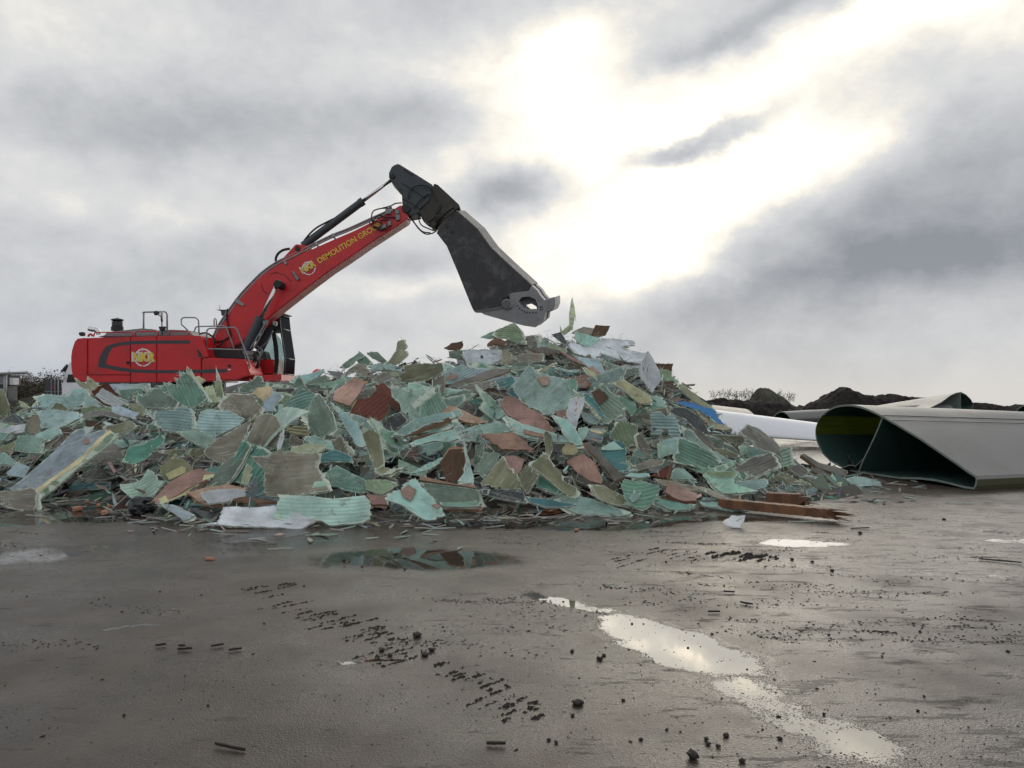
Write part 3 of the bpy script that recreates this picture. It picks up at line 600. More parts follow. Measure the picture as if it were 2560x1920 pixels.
wood_block|wood|R|c|640,850 720,810 830,900 925,1080 880,1155 800,1040 650,905|52,5|t=.04 f=.2 j=.04 w=.004 c=0|dark red wood scrap behind the grooved block|dark red wood scrap
fibreglass_sheet|lam|O|c|930,840 945,620 1100,590 1400,580 1440,690 1290,760 1080,845|74,4|f=.4 a=20|olive upper face of a tall bent sheet under the crest|olive tall bent sheet
fibreglass_sheet|lam|Q|c|1300,770 1440,690 1440,920 1290,1000|76,40|f=.3|dark brown-olive side flap next to the olive tall bent sheet|dark side flap
fibreglass_sheet|lam|M|c|820,860 1310,835 1290,990 1240,1040 1350,1140 1100,1255 1020,1230 1020,1170 930,1130 920,1060 830,980|66,-4|f=.4 a=88 l=.12|pale mint sheet flowing down from below the olive tall bent sheet|pale mint flowing sheet
sandwich_panel|lam|A|c|830,1390 1100,1230 1600,1100 1620,1150 1590,1190 1100,1370 980,1425|54,-8|f=.5 a=15 t=.03 l=.25|long aqua beam with brown wooden edges leaning over a dark hollow|long aqua beam
+wood_edge|wood|N|c|980,1425 1490,1212 1512,1252 1100,1405||l=.0 f=.1 t=.03|brown wooden edge|
sandwich_panel|lam|A|c|1065,1480 1500,1370 1580,1370 1592,1462 1090,1547|58,-8|f=.3 a=10 t=.03 l=.2|aqua slat with a brown upper edge, right under the long aqua beam|aqua slat under the beam
+wood_edge|wood|N|c|1060,1455 1520,1338 1535,1372 1070,1484||l=.0 f=.1 t=.03|brown wooden edge|
fibre_strand|lam|M|g|600,-20 680,-20 742,200 785,380 832,550 848,685 665,675 738,560 758,440 738,250 655,110|76,0|f=.9 a=-78 t=.012 l=.55|tall pale green fibre strand hanging from the long aqua beam and splaying out|hanging fibre strand
ribbed_sheet|rib|Y|c|750,590 870,460 900,340 960,315 1000,400 960,460 1000,450 1015,500 900,600 840,600|72,-8|f=.45 a=52|pale yellow-green ribbed blade leaning up against the sky|pale ribbed blade on the skyline
fibreglass_sheet|lam|Z|c|230,630 450,455 520,510 300,640|62,25|f=.4 t=.03|dark green roof-like sheet on the skyline near the excavator cab|roof-like dark green sheet
fibreglass_sheet|lam|G|c|450,455 520,505 610,590 500,625 420,560|58,-20|f=.3|green flank of the roof-like piece facing the pale ribbed blade|green flank sheet
fibreglass_sheet|lam|Z|c|540,480 570,445 670,465 770,560 720,590 600,530|62,-15|f=.5 t=.03|crumpled teal and tan piece on the skyline beside the pale ribbed blade|crumpled teal skyline piece
laminate_roll|lam|K|c|220,740 430,580 520,590 610,740 500,760 400,690|58,0|f=1 c=-.3|dome of tan frayed fibre under the roof-like sheet|tan frayed dome
fibreglass_sheet|lam|G|c|0,840 280,740 440,750 420,800 180,860 0,870|46,0|f=.7|thin green layers lying above the dusty pink slab|thin green layers by the pink slab
gelcoat_panel|white|W|c|1650,440 2100,435 2090,605 1690,612 1645,500|80,0|f=.1 t=.10 l=.15 w=.002 a=1|white box-shaped panel with one round dark hole near the crest|white panel with the round hole
+hole|lam|D|c|1845,518 1852,503 1866,498 1880,505 1884,520 1876,534 1860,538 1848,530||l=.0 f=0 j=0 t=.004|dark round hole|
fibreglass_sheet|lam|Z|c|1480,450 1645,440 1650,550 1490,525|70,0|f=.3|dark green piece at the end of the white panel with the hole|dark piece at the white panel
foam_block|foam|K|d|255,445 320,450 400,590 260,600|66,20|f=.5 t=.05|tan wedge at the other end of the white panel with the hole|tan wedge by the white panel
timber_scrap|rwood|N|c|1440,430 1520,350 1640,340 1652,400 1580,440|58,0|f=.3 a=20 t=.03|red-brown grooved wood piece above the white panel with the hole|red-brown grooved piece
ribbed_sheet|rib|B|c|1440,830 1450,690 1620,610 1800,650 1790,740 1580,822|54,-5|f=.5 a=38|light blue ribbed sheet with a salmon patch below the white panel|light blue ribbed sheet
+core_patch|wood|S|c|1440,740 1480,690 1600,685 1625,715 1560,770 1450,785||l=.03 f=.2 t=.02|salmon core patch|
balsa_board|wood|Q|c|1450,905 1560,825 1800,755 2000,660 2212,680 2120,740 1850,820 1550,905|44,0|f=.9 a=12 t=.03|stack of dark grey-brown splintered layers in the middle of the slope|dark splintered layers
fibreglass_sheet|lam|Q|c|1480,880 1800,800 2000,780 2040,810 1850,880 1600,930|44,4|f=.9 a=12 l=.1|brown-grey torn sheet with hanging threads under the dark splintered layers|torn sheet with hanging threads
fibreglass_sheet|lam|Z|c|1400,960 1750,905 1785,970 1500,1005|48,0|f=.4 a=5|dark bottle-green flat sheet below the torn sheet with hanging threads|dark bottle-green sheet
fibreglass_sheet|lam|E|c|1690,1010 1900,970 1960,1050 1800,1072|46,0|f=.7|small bright emerald frayed sheet under the dark splintered layers|small bright emerald sheet
balsa_board|wood|S|c|1290,1040 1450,1060 1550,1090 1640,1120 1885,1240 1850,1282 1640,1242 1340,1130|48,8|f=.3 t=.04|elongated salmon core slab behind the tip of the long aqua beam|elongated salmon slab
fibreglass_sheet|lam|B|c|580,600 940,620 945,675 600,672|48,0|f=.6 a=0|low pale blue strip left of the olive tall bent sheet|low pale blue strip
fibreglass_sheet|lam|Q|c|600,780 740,690 835,720 720,830|56,0|f=.3|plain grey triangular plate above the dark red wood scrap|plain grey triangular plate
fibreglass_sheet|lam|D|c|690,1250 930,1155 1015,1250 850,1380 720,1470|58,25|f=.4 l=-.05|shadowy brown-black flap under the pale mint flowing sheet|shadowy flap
laminate_roll|lam|O|f|1590,0 1560,-60 1660,-30 1790,0 1850,420 2200,505 1870,560 1720,420 1640,200|64,-10|f=.3 c=.3 b=0 l=.35 a=-70|tall olive curled sheet twisting down to the front of the pile|tall olive curled sheet
fibreglass_sheet|lam|A|c|130,1060 280,1150 460,1330 520,1580 440,1560 330,1390 240,1240|58,-15|f=.7 a=-50|narrow grey-green torn strip running down beside the grooved block|narrow torn strip by the grooved block
ribbed_sheet|rib|L|d|150,215 400,130 480,220 525,330 430,350 200,275|56,-12|a=-20 c=-.3 f=.3|dark green ribbed hump on the crest just under the shear jaw|ribbed hump under the jaw
fibreglass_sheet|lam|G|d|10,290 160,220 230,285 100,305|56,10|f=1|small frayed green tuft sheet beside the ribbed hump|frayed green tuft
balsa_board|wood|N|d|80,350 180,300 310,335 300,385 100,378|48,0|f=.5 c=-.3|small dark brown arched piece under the ribbed hump|dark brown arched piece
fibre_strand|lam|Y|B|1748,-33 1758,40 1768,150 1755,112 1746,205 1695,238 1660,222 1656,170 1672,212 1722,175 1720,95 1736,0|80,0|f=.25 t=.012 l=-.4 a=85|tall pale green spike standing highest on the crest|tallest pale green spike
fibreglass_sheet|lam|D|d|830,275 930,220 1010,350 960,385 900,322|64,-25|f=.2 t=.02|dark slate pointed sheet on the crest under the tallest spike|dark slate pointed sheet
timber_scrap|rwood|N|d|1330,150 1500,155 1450,262 1350,292 1280,272|66,15|f=.3 t=.04 a=60|brown ribbed wood scrap at the top of the crest|brown wood scrap on top
balsa_board|lam|K|d|1060,220 1200,170 1330,180 1310,272 1100,235|54,0|f=.5 t=.03|pale grey layered slab lying by the brown wood scrap on top|pale slab by the top scrap
fibreglass_sheet|lam|A|d|1110,225 1390,310 1380,380 1260,412 1170,380 1100,312|66,-10|f=.3|translucent aqua sheet standing behind the white torn skin|translucent aqua sheet
gelcoat_panel|white|W|d|1020,360 1060,310 1170,390 1280,400 1400,310 1600,320 1780,330 1780,380 1650,400 1640,430 1930,470 1870,612 1600,560 1390,475 1385,562 1100,475|50,12|f=.3 l=.1 a=-12|large white torn skin panel spread over the crest|large white torn panel
gelcoat_panel|white|W|d|1870,560 1940,440 2060,640 2095,770 1990,935 1860,780 1830,650 1660,662 1700,620 1860,612|70,30|f=.3 l=.15 a=60|white speckled panel hanging down at the end of the crest|white speckled hanging panel
fibreglass_sheet|lam|Z|d|1390,560 1640,610 1830,690 1800,790 1600,745 1480,650|52,0|f=.6 l=-.1|grey-green crumpled layers in the shade under the large white torn panel|crumpled layers under the white panel
fibreglass_sheet|lam|B|d|1060,470 1380,560 1500,760 1380,740 1200,560|48,20|f=.3 a=-35|long pale blue sheet sloping down below the large white torn panel|long pale blue sloping sheet
balsa_board|wood|S|d|910,455 1000,480 1250,580 1250,632 1080,562|50,12|f=.5 t=.03|narrow comb-toothed salmon strip near the crest|comb-toothed salmon strip
balsa_board|wood|S|d|1250,640 1300,610 1530,810 1500,842 1380,762|50,15|f=.3 t=.03|smooth pink strip continuing below the comb-toothed one|smooth pink strip
fibreglass_sheet|lam|Y|d|1190,640 1230,650 1425,800 1400,832 1270,732|52,15|f=.3 l=.1 a=-40|pale straw strip lying alongside the smooth pink strip|pale straw strip by the pink one
splinter_strip|lam|Y|d|680,680 850,582 872,592 712,702|60,0|f=.3 l=.2 t=.015|pale wooden lath pointing up above the big speckled laminate|pale lath
splinter_strip|lam|A|d|870,640 900,640 1148,690 1130,712 920,665|55,0|f=.4 l=.2 t=.015|whitish pointed sliver above the big speckled laminate|whitish pointed sliver
balsa_board|lam|K|d|380,505 540,470 720,470 755,560 600,572 450,560|44,0|f=1 a=5 t=.03|heap of grey fibrous strands beside the white panel with the hole|grey fibrous strands
timber_scrap|wood|Q|d|540,430 720,410 910,440 900,475 740,492|48,0|f=.6 a=-3 t=.03|grey weathered plank end under the crest|grey plank end
fibreglass_sheet|lam|A|d|670,370 740,310 790,335 785,400 690,405|58,0|f=.3|small pale mint plate on the crest beside the ribbed hump|small pale mint plate
fibreglass_sheet|lam|Y|d|800,350 880,380 1000,440 990,480 880,440 790,400|50,5|f=.4 c=.2|cream curved strip beside the small pale mint plate|cream curved strip
fibreglass_sheet|lam|Z|d|330,625 460,580 700,610 690,660 560,650 400,690|46,0|f=.6|grey-green slip behind the top corner of the big speckled laminate|slip behind the speckled laminate
fibreglass_sheet|lam|A|d|380,870 570,650 640,700 840,740 1000,760 1120,790 1110,920 1050,960 1040,1090 900,1190 720,1180 660,1110 560,1090 460,1010|60,-6|f=.5 l=.1 w=.008|big speckled grey-aqua laminate with a salmon square near its top|big speckled laminate
+core_patch|wood|S|d|660,760 740,740 800,752 790,835 720,852||l=.03 f=.2 t=.015|salmon core square|
+torn_corner|lam|G|d|1000,765 1122,788 1112,920 1060,950 1010,850||l=.02 f=.5|mint corner|
fibreglass_sheet|lam|T|d|300,920 400,840 450,1010 390,980|62,0|f=.4|blue-teal shard at the side of the big speckled laminate|blue-teal shard
fibreglass_sheet|lam|T|d|180,780 370,735 420,800 330,880 220,850|54,0|f=.3|dark blue sheet in a pocket beside the big speckled laminate|dark blue pocket sheet
balsa_board|wood|S|d|240,1070 290,980 400,985 500,1060 680,1150 800,1280 832,1380 735,1392 500,1332 430,1230 330,1180|46,-10|f=.25 t=.05 l=.15|largest salmon core slab, blistered, lying below the big speckled laminate|largest salmon slab
fibreglass_sheet|lam|A|d|430,1400 330,1250 300,1190 480,1280 840,1385 1060,1445 1085,1500 900,1492 560,1445|48,-5|f=.8 a=-15 l=.05|long frayed aqua sheet underneath the largest salmon slab|frayed sheet under the largest salmon slab
+wood_strip|wood|S|d|500,1350 740,1402 730,1442 510,1405||l=.03 f=.2 t=.02|orange-brown wood strip|
fibreglass_sheet|lam|M|d|-20,1285 280,1285 432,1392 30,1398|54,0|f=.3 a=0|flat pale mint plate above the cracked pink slab|flat pale mint plate
balsa_board|wood|S|d|10,1402 400,1392 540,1500 632,1622 540,1582 230,1572 150,1492|50,5|f=.25 t=.04 l=.1|cracked pink slab with a dark underside under the flat pale mint plate|cracked pink slab
fibreglass_sheet|lam|W|d|1000,1170 1050,1000 1200,985 1200,1050 1110,1330 1040,1330|64,10|f=.7 l=.2|whitish frayed triangular sheet beside the big speckled laminate|whitish frayed triangle
fibreglass_sheet|lam|A|d|840,1190 1000,1240 1100,1340 1190,1530 1100,1540 960,1360|50,-10|f=.6 l=.1|slim pale aqua pointed sheet below the whitish frayed triangle|slim pale aqua point
balsa_board|wood|S|d|860,1140 990,1130 1002,1240 940,1262|56,0|f=.4 t=.03 l=.1|small orange core chunk below the big speckled laminate|small orange core chunk
balsa_board|wood|R|d|950,1300 1050,1300 1062,1370 1020,1422|56,0|f=.4 t=.03 l=.15|small dark red core chunk below the whitish frayed triangle|small dark red chunk
ribbed_sheet|rib|Z|d|1170,930 1270,920 1420,820 1690,1110 1540,1272 1390,1312 1280,1150|56,-15|f=.3 a=-48 l=.05|blue and green striped sheet with a rusty patch, steep on the shoulder|blue and green striped sheet
+core_patch|wood|N|d|1290,920 1400,872 1482,990 1370,1072 1320,1000||l=.02 f=.2 t=.012|rusty patch|
+blue_band|lam|T|d|1175,935 1270,960 1500,1270 1395,1308 1285,1150||l=.01 f=.1 a=-48|blue-grey band|
fibreglass_sheet|lam|Y|d|1500,820 1660,800 1970,960 1960,1062 1820,1062 1640,900|54,15|f=.2 c=-.35 b=60 l=.1|pale curved smooth sheet like a split pipe on the shoulder|pale split-pipe sheet
fibreglass_sheet|lam|G|d|1560,940 1800,1060 1800,1115 1750,1210 1650,1052|60,10|f=.3|green sheet hanging under the pale split-pipe sheet|green sheet under the split pipe
splinter_strip|lam|Y|d|1060,890 1085,890 1392,1222 1382,1252|60,-10|f=.1 l=.3 t=.02 a=-46|straight pale lath crossing the striped sheet|straight pale lath
fibreglass_sheet|lam|A|d|1150,1170 1260,1160 1390,1260 1340,1300 1200,1250|52,0|f=.4 l=.1|aqua strip under the straight pale lath|aqua strip under the lath
ribbed_sheet|rib|B|d|1240,1330 1440,1350 1402,1492 1220,1462|54,0|f=.6 a=-10 l=.1|light blue frayed piece with a yellow wood strip|light blue piece with yellow strip
+wood_strip|wood|C|d|1270,1352 1425,1380 1402,1402 1280,1380||l=.03 f=.1 t=.015|yellow wood strip|
fibreglass_sheet|lam|A|d|1130,1340 1240,1320 1230,1420 1180,1480 1140,1440|62,0|f=.5 l=.15|small mint plate between the light blue piece and the slim aqua point|small mint plate by the blue piece
fibreglass_sheet|lam|O|d|740,1400 760,1370 830,1432 835,1580 800,1665 755,1600|74,0|f=.3 l=.3 a=-85|olive tongue standing upright in front of the salmon slabs|olive upright tongue
foam_block|foam|C|d|945,1580 1000,1520 1090,1532 1135,1600 1080,1652 975,1640|58,0|f=.6 t=.08 l=.2|golden yellow foam lump in the middle of the lower slope|golden foam lump
ribbed_sheet|rib|L|d|1490,1430 1620,1252 1820,1302 1800,1480 1700,1582 1560,1482|60,-8|a=-70 f=.3 c=.2 l=.1|wavy green ribbed sheet right above the bright blue-teal sheet|wavy green ribbed sheet
splinter_strip|rib|W|d|1520,1220 1660,1190 1692,1232 1562,1272|58,0|f=.3 l=.2|short white corrugated strip on top of the wavy green sheet|short white corrugated strip
timber_scrap|wood|Q|h|80,210 150,198 555,600 440,655 380,562|58,-20|f=.05 t=.08 l=.3 a=-45 j=.02|straight dark brown beam lying diagonally down the lower slope|dark diagonal beam
fibreglass_sheet|lam|T|h|285,330 300,270 460,190 540,220 622,512 500,548 390,450|66,-6|f=.35 a=0 l=.15|bright blue-teal sheet with a pale upper edge beside the diagonal beam|bright blue-teal sheet
+pale_edge|lam|A|h|290,300 300,268 460,188 542,218 552,290 420,300||l=.012 f=.5|pale upper edge|
fibreglass_sheet|lam|T|h|470,550 690,518 705,540 520,562|40,0|f=.3 l=.15|folded teal lip at the foot of the bright blue-teal sheet|folded teal lip
ribbed_sheet|rib|A|e|-60,690 50,675 110,740 190,715 240,780 285,1000 150,965 145,885 70,890 60,950 -60,955|66,-10|f=.3 a=-5 l=.1|aqua ribbed sheet with a square notch cut out of it|aqua notched sheet
fibreglass_sheet|lam|K|h|690,140 740,100 905,345 840,372 720,272|66,25|f=.4 t=.03 l=.1|tan diamond-shaped piece with a rough face under the notched sheet|tan diamond piece
balsa_board|wood|S|h|-110,410 0,370 100,350 200,432 312,640 290,692 160,652 20,562|58,-8|f=.2 t=.03 l=.25|salmon leaf-shaped slab with a crack leaning on the diagonal beam|salmon leaf-shaped slab
fibreglass_sheet|lam|M|h|935,220 1080,268 1082,362 950,392|68,0|f=.5 l=.1|small mint square standing below the notched sheet|small mint square
fibreglass_sheet|lam|A|h|1210,40 1340,80 1560,282 1690,475 1500,505 1270,382 1250,200|56,-12|f=.6 a=-45 l=.1|broad pale aqua slope sheet with a slot torn in it|broad pale slope sheet
fibreglass_sheet|lam|A|h|960,180 1220,170 1260,300 1180,390 1090,340|54,0|f=.9|ragged grey-aqua sheet above the small mint square|ragged grey-aqua sheet
fibreglass_sheet|lam|G|h|1180,390 1260,420 1450,500 1600,500 1830,430 1835,470 1690,552 1480,572 1280,502|54,0|f=.4 c=.1 l=.2 a=-5|long boomerang-shaped aqua sheet with an upturned tip|boomerang-shaped sheet
fibreglass_sheet|lam|M|h|1480,575 1540,540 1850,552 1830,622 1800,642 1850,702 2100,822 1680,792 1560,682|56,-8|f=.4 l=.3|folded mint sheet draped over the ground end of the heap|folded mint draped sheet
+fold|lam|L|h|1480,572 1540,538 1852,550 1830,612 1560,605||l=.02 f=.3|olive-green folded rim|
fibreglass_sheet|lam|A|h|1840,660 2212,640 2200,722 2000,772 1850,692|52,0|f=.4 l=.25 a=5|pale aqua triangular flap next to the folded mint sheet|pale triangular flap
ribbed_sheet|rib|G|h|520,720 560,640 780,650 960,742 950,832 880,912 760,962 680,952 560,872|58,-8|f=.4 a=0 c=.4 l=.3|scallop-shaped green ribbed sheet cupped at the front|scallop-shaped green sheet
+splash_flap|lam|A|h|610,850 660,800 665,735 690,800 755,785 700,880 650,900||l=.03 f=.3|pale star-shaped tear|
laminate_roll|lam|O|h|170,680 330,700 540,832 590,942 460,922 260,852|52,20|c=.35 b=90 f=.6 l=.2|dark olive curled sheet beside the scallop-shaped green sheet|dark olive curl at the front
fibreglass_sheet|lam|A|h|-260,880 -160,812 0,810 250,890 642,1025 450,1066 220,1062 0,1012|36,-5|f=.15 l=.25 w=.02 a=-15|smooth blue-grey sheet lying flat on the wet ground at the front|smooth blue-grey ground sheet
balsa_board|wood|S|h|1030,802 1040,702 1200,722 1405,800 1382,892 1250,882|48,0|f=.3 t=.05 l=.3 a=-18|split salmon plank lying at the front near the long timber|split salmon plank
+lower_layer|wood|R|h|980,822 1250,890 1392,898 1362,942 1000,842||l=.0 f=.2 t=.03|dark red lower layer|
fibreglass_sheet|lam|K|h|900,630 1150,640 1560,742 1602,800 1250,742 1000,690|46,0|f=.3 l=.25 a=-12|long straw-grey strip lying above the split salmon plank|long straw-grey strip
fibreglass_sheet|lam|K|h|1400,760 1560,760 1800,872 2092,982 2000,966 1600,842|44,0|f=.2 l=.4 a=-20|curved straw-coloured strip sweeping down onto the long timber|curved straw strip
fibreglass_sheet|lam|A|h|1410,902 1700,910 1950,940 2092,992 1800,1004 1450,932|36,0|f=.4 l=.3 a=-6|flat aqua splinter board lying on wet ground before the long timber|flat aqua splinter board
fibreglass_sheet|lam|G|h|920,850 1100,870 1380,940 1300,985 1100,975 930,915|42,0|f=.2 l=.2|low green plate under the split salmon plank|low green plate
gelcoat_panel|white|W|I|-30,1090 150,1060 200,920 640,900 1010,1030 850,1112 550,1092 200,1084|38,0|f=.35 l=.3 a=-4 t=.025|cracked white panel lying flat at the very front|cracked white front panel
ribbed_sheet|rib|M|f|560,1010 640,840 620,745 990,730 1250,760 1620,735 1690,820 1690,1010 1600,1052 1220,1062 1120,1010|44,0|f=.2 a=2 l=.45 w=.004|wide mint-coloured ribbed board lying at the very front on the white panel|wide mint front board
fibreglass_sheet|lam|A|g|180,620 230,700 380,850 400,890 480,970 500,1050 420,1100 310,1102 0,920 -170,880 -130,800|48,5|f=.5 l=.45|aqua shield-shaped sheet with salmon patches at the front edge|aqua shield-shaped sheet
+core_patch|wood|S|g|0,760 100,702 190,752 130,882 40,842||l=.02 f=.2 t=.012|salmon patch|
+core_scrap|wood|S|g|360,930 430,912 462,950 430,977||l=.02 f=.2 t=.012|small salmon patch|
fibreglass_sheet|lam|Z|g|220,660 890,742 942,902 640,932 400,882 300,762|62,4|f=.15 l=.3 a=-8 w=.004 j=.03|dark green plank-like sheet with a brown top edge at the front|dark green plank-like sheet
+top_edge|wood|S|g|235,592 640,690 860,702 882,738 560,692 230,642||l=.0 f=.2 t=.05|brown top edge|
fibreglass_sheet|lam|G|g|440,890 880,880 922,942 480,945|50,0|f=.1 l=.4 a=0|green strip under the dark green plank-like sheet|green strip under the plank-like sheet
balsa_board|wood|S|g|450,945 920,945 915,985 480,980|40,0|f=.2 l=.35 t=.02|thin brownish-pink lath on the ground under the plank-like sheet|thin brownish lath
fibreglass_sheet|lam|O|g|930,712 1180,375 1402,692 1382,757 1150,742|68,-5|f=.25 l=.3|olive triangle standing upright with a pale edge at the front|olive upright triangle
balsa_board|wood|S|g|1180,378 1320,362 1442,402 1360,592 1300,560|62,0|f=.4 l=.2|brown-pink shred behind the olive upright triangle|shred behind the olive triangle
foam_block|lam|O|g|1370,600 1460,470 1600,582 1472,802 1400,722|70,-15|f=.05 l=.3 t=.05 j=.02|yellow-olive smooth block beside the olive upright triangle|yellow-olive block
fibreglass_sheet|lam|O|g|1500,472 1680,322 1760,482 1860,562 1862,642 2042,742 2032,802 1930,832 1760,692|64,10|f=.5 l=.3 a=-42|dark olive zigzag-edged sheet leaning at the front|dark olive zigzag sheet
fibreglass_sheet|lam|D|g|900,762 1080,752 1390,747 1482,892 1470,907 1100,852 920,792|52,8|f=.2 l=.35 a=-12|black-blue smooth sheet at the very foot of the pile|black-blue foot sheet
fibreglass_sheet|lam|T|g|1460,832 1700,862 1900,902 2042,912 1960,952 1700,952 1500,892|42,0|f=.5 l=.35 a=-8|teal sheet with pale upturned lip between the black-blue and blue-grey sheets|teal sheet with upturned lip
fibreglass_sheet|lam|E|g|1570,732 1610,592 1850,782 1925,862 1700,762|58,0|f=.6 l=.2|emerald wedge under the dark olive zigzag sheet|emerald wedge under the zigzag sheet
fibreglass_sheet|lam|Z|g|840,502 870,252 970,212 960,332 920,442|70,-10|f=.3 l=.2 a=75|narrow sea-green slat standing beside the hanging fibre strand|narrow green standing slat
fibreglass_sheet|lam|Z|g|850,542 970,322 1150,342 1112,442 980,612|62,0|f=.4 l=.15|dull green crumpled sheet behind the olive upright triangle|dull green crumpled sheet
balsa_board|wood|N|g|460,442 570,292 740,292 752,542 640,662 530,642|64,0|f=.4 l=.05 t=.02|dark brown dirty sheet behind the hanging fibre strand|dark brown sheet behind the strand
fibreglass_sheet|lam|A|g|130,560 300,470 560,360 580,390 350,520 180,560|50,10|f=.8 l=.15 a=22|thin aqua fan of fibres beside the dark brown sheet|thin aqua fibre fan
fibreglass_sheet|lam|G|f|1190,482 1300,392 1640,562 1690,562 1690,642 1610,702 1210,632|60,0|f=.35 l=.35 c=.2 a=-12|pale green sheet with a feathered rib beside the large grey-tan front sheet|pale feathered green sheet
fibreglass_sheet|lam|L|f|1620,562 1880,542 2012,592 1832,717 1640,662|60,-5|f=.2 l=.4 a=10|pale olive sheet right of the feathered green one|pale olive sheet by the feathered one
balsa_board|wood|S|f|1640,715 1830,735 2000,690 1880,840 1690,822|46,0|f=.4 l=.3 t=.03|dirty salmon board under the pale olive sheet at the front|dirty salmon board
balsa_board|wood|S|H|1310,850 1480,710 1720,600 1900,642 1700,742 1400,902|44,10|f=.4 l=.25 a=25|dusky pink panel smeared with yellow foam at the front|dusky pink foam-smeared panel
+foam_smear|foam|C|H|1370,862 1600,722 1730,650 1905,640 1840,672 1560,832 1400,902||l=.02 f=.6 t=.015 j=.14|yellow foam smear|
balsa_board|wood|S|H|1620,832 1760,762 1960,702 2135,782 2080,862 1780,912|42,5|f=.9 l=.3 t=.03|salmon slab covered with white frayed matting at the front|salmon slab with white matting
fibreglass_sheet|lam|W|H|1740,822 1880,772 2110,782 2120,830 1900,892 1800,902|44,0|f=1 l=.36 j=.14|white frayed glass matting on the salmon slab|white frayed matting
balsa_board|wood|N|I|190,812 450,832 680,882 420,887 250,842|40,0|f=.5 l=.3 a=-10|dark red-brown slats lying behind the cracked white front panel|dark red-brown slats
fibreglass_sheet|lam|B|H|1340,880 1500,900 1680,990 1590,1036 1480,960|42,0|f=.5 l=.25|pale blue-white scrap with a salmon knob under the foam-smeared panel|pale scrap with salmon knob
fibreglass_sheet|lam|Z|e|-60,1010 70,1000 240,1030 150,1100 0,1080|50,0|f=.8 l=.0|grey-green shredded sheet under the notched sheet|shredded sheet under the notched one
laminate_roll|lam|D|e|130,590 330,640 520,790 690,1030 600,975 430,905 330,800 210,722|56,25|f=.3 c=-.25 l=.1 a=-45|black-green draped sheet running down under the blue sheet|black-green draped sheet
plastic_scrap|plas|U|e|265,530 330,540 500,630 690,690 702,740 812,830 800,865 560,722 340,592|58,20|f=.1 l=.3 c=-.2 a=-32 t=.014|bright blue sheet strip at the shoulder of the pile|bright blue strip
timber_scrap|wood|Y|e|430,690 560,722 800,872 855,922 640,862|52,20|f=.5 l=.2 t=.04 a=-35|ochre splintered board edge right under the bright blue strip|ochre board under the blue strip
fibreglass_sheet|lam|Y|e|230,412 280,370 540,572 682,692 610,682 400,542|62,20|f=.2 l=.1 t=.03 a=-38|pale green beam with an orange rusty edge on the outline above the blue strip|pale beam above the blue strip
fibreglass_sheet|lam|L|e|50,190 180,230 190,282 270,330 250,370 180,340 100,322 20,262|62,20|f=1 l=0|green shaggy tuft at the edge beyond the white speckled panel|green shaggy tuft
fibreglass_sheet|lam|N|e|90,335 210,332 225,472 70,442|66,20|f=.3 l=0|dark brown plate below the green shaggy tuft|dark brown plate
timber_scrap|wood|Q|e|290,360 350,372 455,368 450,382 360,388 415,425 395,420 330,390|62,10|f=.3 l=.1 t=.02|dark forked wood splinter sticking out against the sky|dark forked splinter
laminate_roll|lam|O|e|640,1122 760,1112 960,1200 940,1232 760,1222|56,15|c=-.5 b=90 f=.4 l=.25 a=-22|olive bent sheet end resting on the ground side of the slope|olive bent sheet end
timber_scrap|wood|Q|e|440,912 500,892 690,1052 640,1132 560,1042|58,20|f=.4 l=.2 t=.05 a=-48|grey-brown rolled board above the olive bent sheet end|grey-brown rolled board
fibreglass_sheet|lam|A|e|750,932 880,962 1070,1052 900,1062|46,10|f=.9 l=.15 a=-20|pale shredded sheet below the end of the blue strip|pale shredded sheet by the blue strip
fibreglass_sheet|lam|M|e|960,1110 990,1060 1060,1090 1040,1160 980,1170|58,0|f=.6 l=.25|small mint crumpled piece past the pale shredded sheet|small mint crumple
fibreglass_sheet|lam|L|e|1050,1112 1240,1102 1252,1152 1060,1152|56,0|f=.3 l=.2 t=.03|flat green lath end pointing towards the big blade section|green lath end
fibreglass_sheet|lam|T|e|1080,1192 1330,1152 1342,1192 1200,1222|48,0|f=.4 l=.2|dark teal crumpled sheet near the big blade section|dark teal crumple by the blade
fibreglass_sheet|lam|A|e|1240,1092 1300,1072 1372,1172 1300,1182|60,0|f=.6 l=.2|crumpled pale green end piece nearest the white blade|crumpled end piece by the white blade
fibreglass_sheet|lam|B|e|1380,1192 1490,1212 1430,1252 1350,1232|46,0|f=.4 l=.1|pale blue scrap lying off the end of the heap|pale blue scrap off the heap
timber_scrap|wood|Q|e|1640,1242 1680,1220 1900,1290 2212,1372 2190,1442 1900,1352|50,0|f=.1 l=.1 t=.09 a=-18 j=.02|long grey log lying before the mouth of the big blade section|long grey log
gelcoat_panel|white|W|e|1510,1362 1590,1372 2022,1502 1950,1512 1700,1430|40,0|f=.2 l=.1 a=-18|narrow white plank between the long grey log and brown planks|narrow white plank
timber_scrap|wood|N|e|1150,1292 1400,1292 1532,1332 1480,1362 1250,1322|44,0|f=.4 l=.15 t=.04 a=-8|brown splintered board lying off the end of the slope|brown splintered board
timber_scrap|wood|Q|e|1740,1310 1850,1320 2010,1400 2010,1440 1880,1400|42,0|f=.3 l=.05 t=.03|wet grey plank lying under the long grey log|wet grey plank
plastic_bag|lam|D|e|1085,1395 1130,1340 1200,1355 1300,1422 1180,1432|55,0|f=0 l=.2 c=-.6 j=.12 t=.04|dark grey crumpled plastic sheet behind the folded mint sheet|dark crumpled plastic
fibreglass_sheet|lam|Y|e|1640,1512 1900,1500 2152,1520 2100,1572 1660,1572|36,0|f=.6 l=.1 a=0 t=.04|long straw-coloured board low on the ground beyond the brown block|long straw board
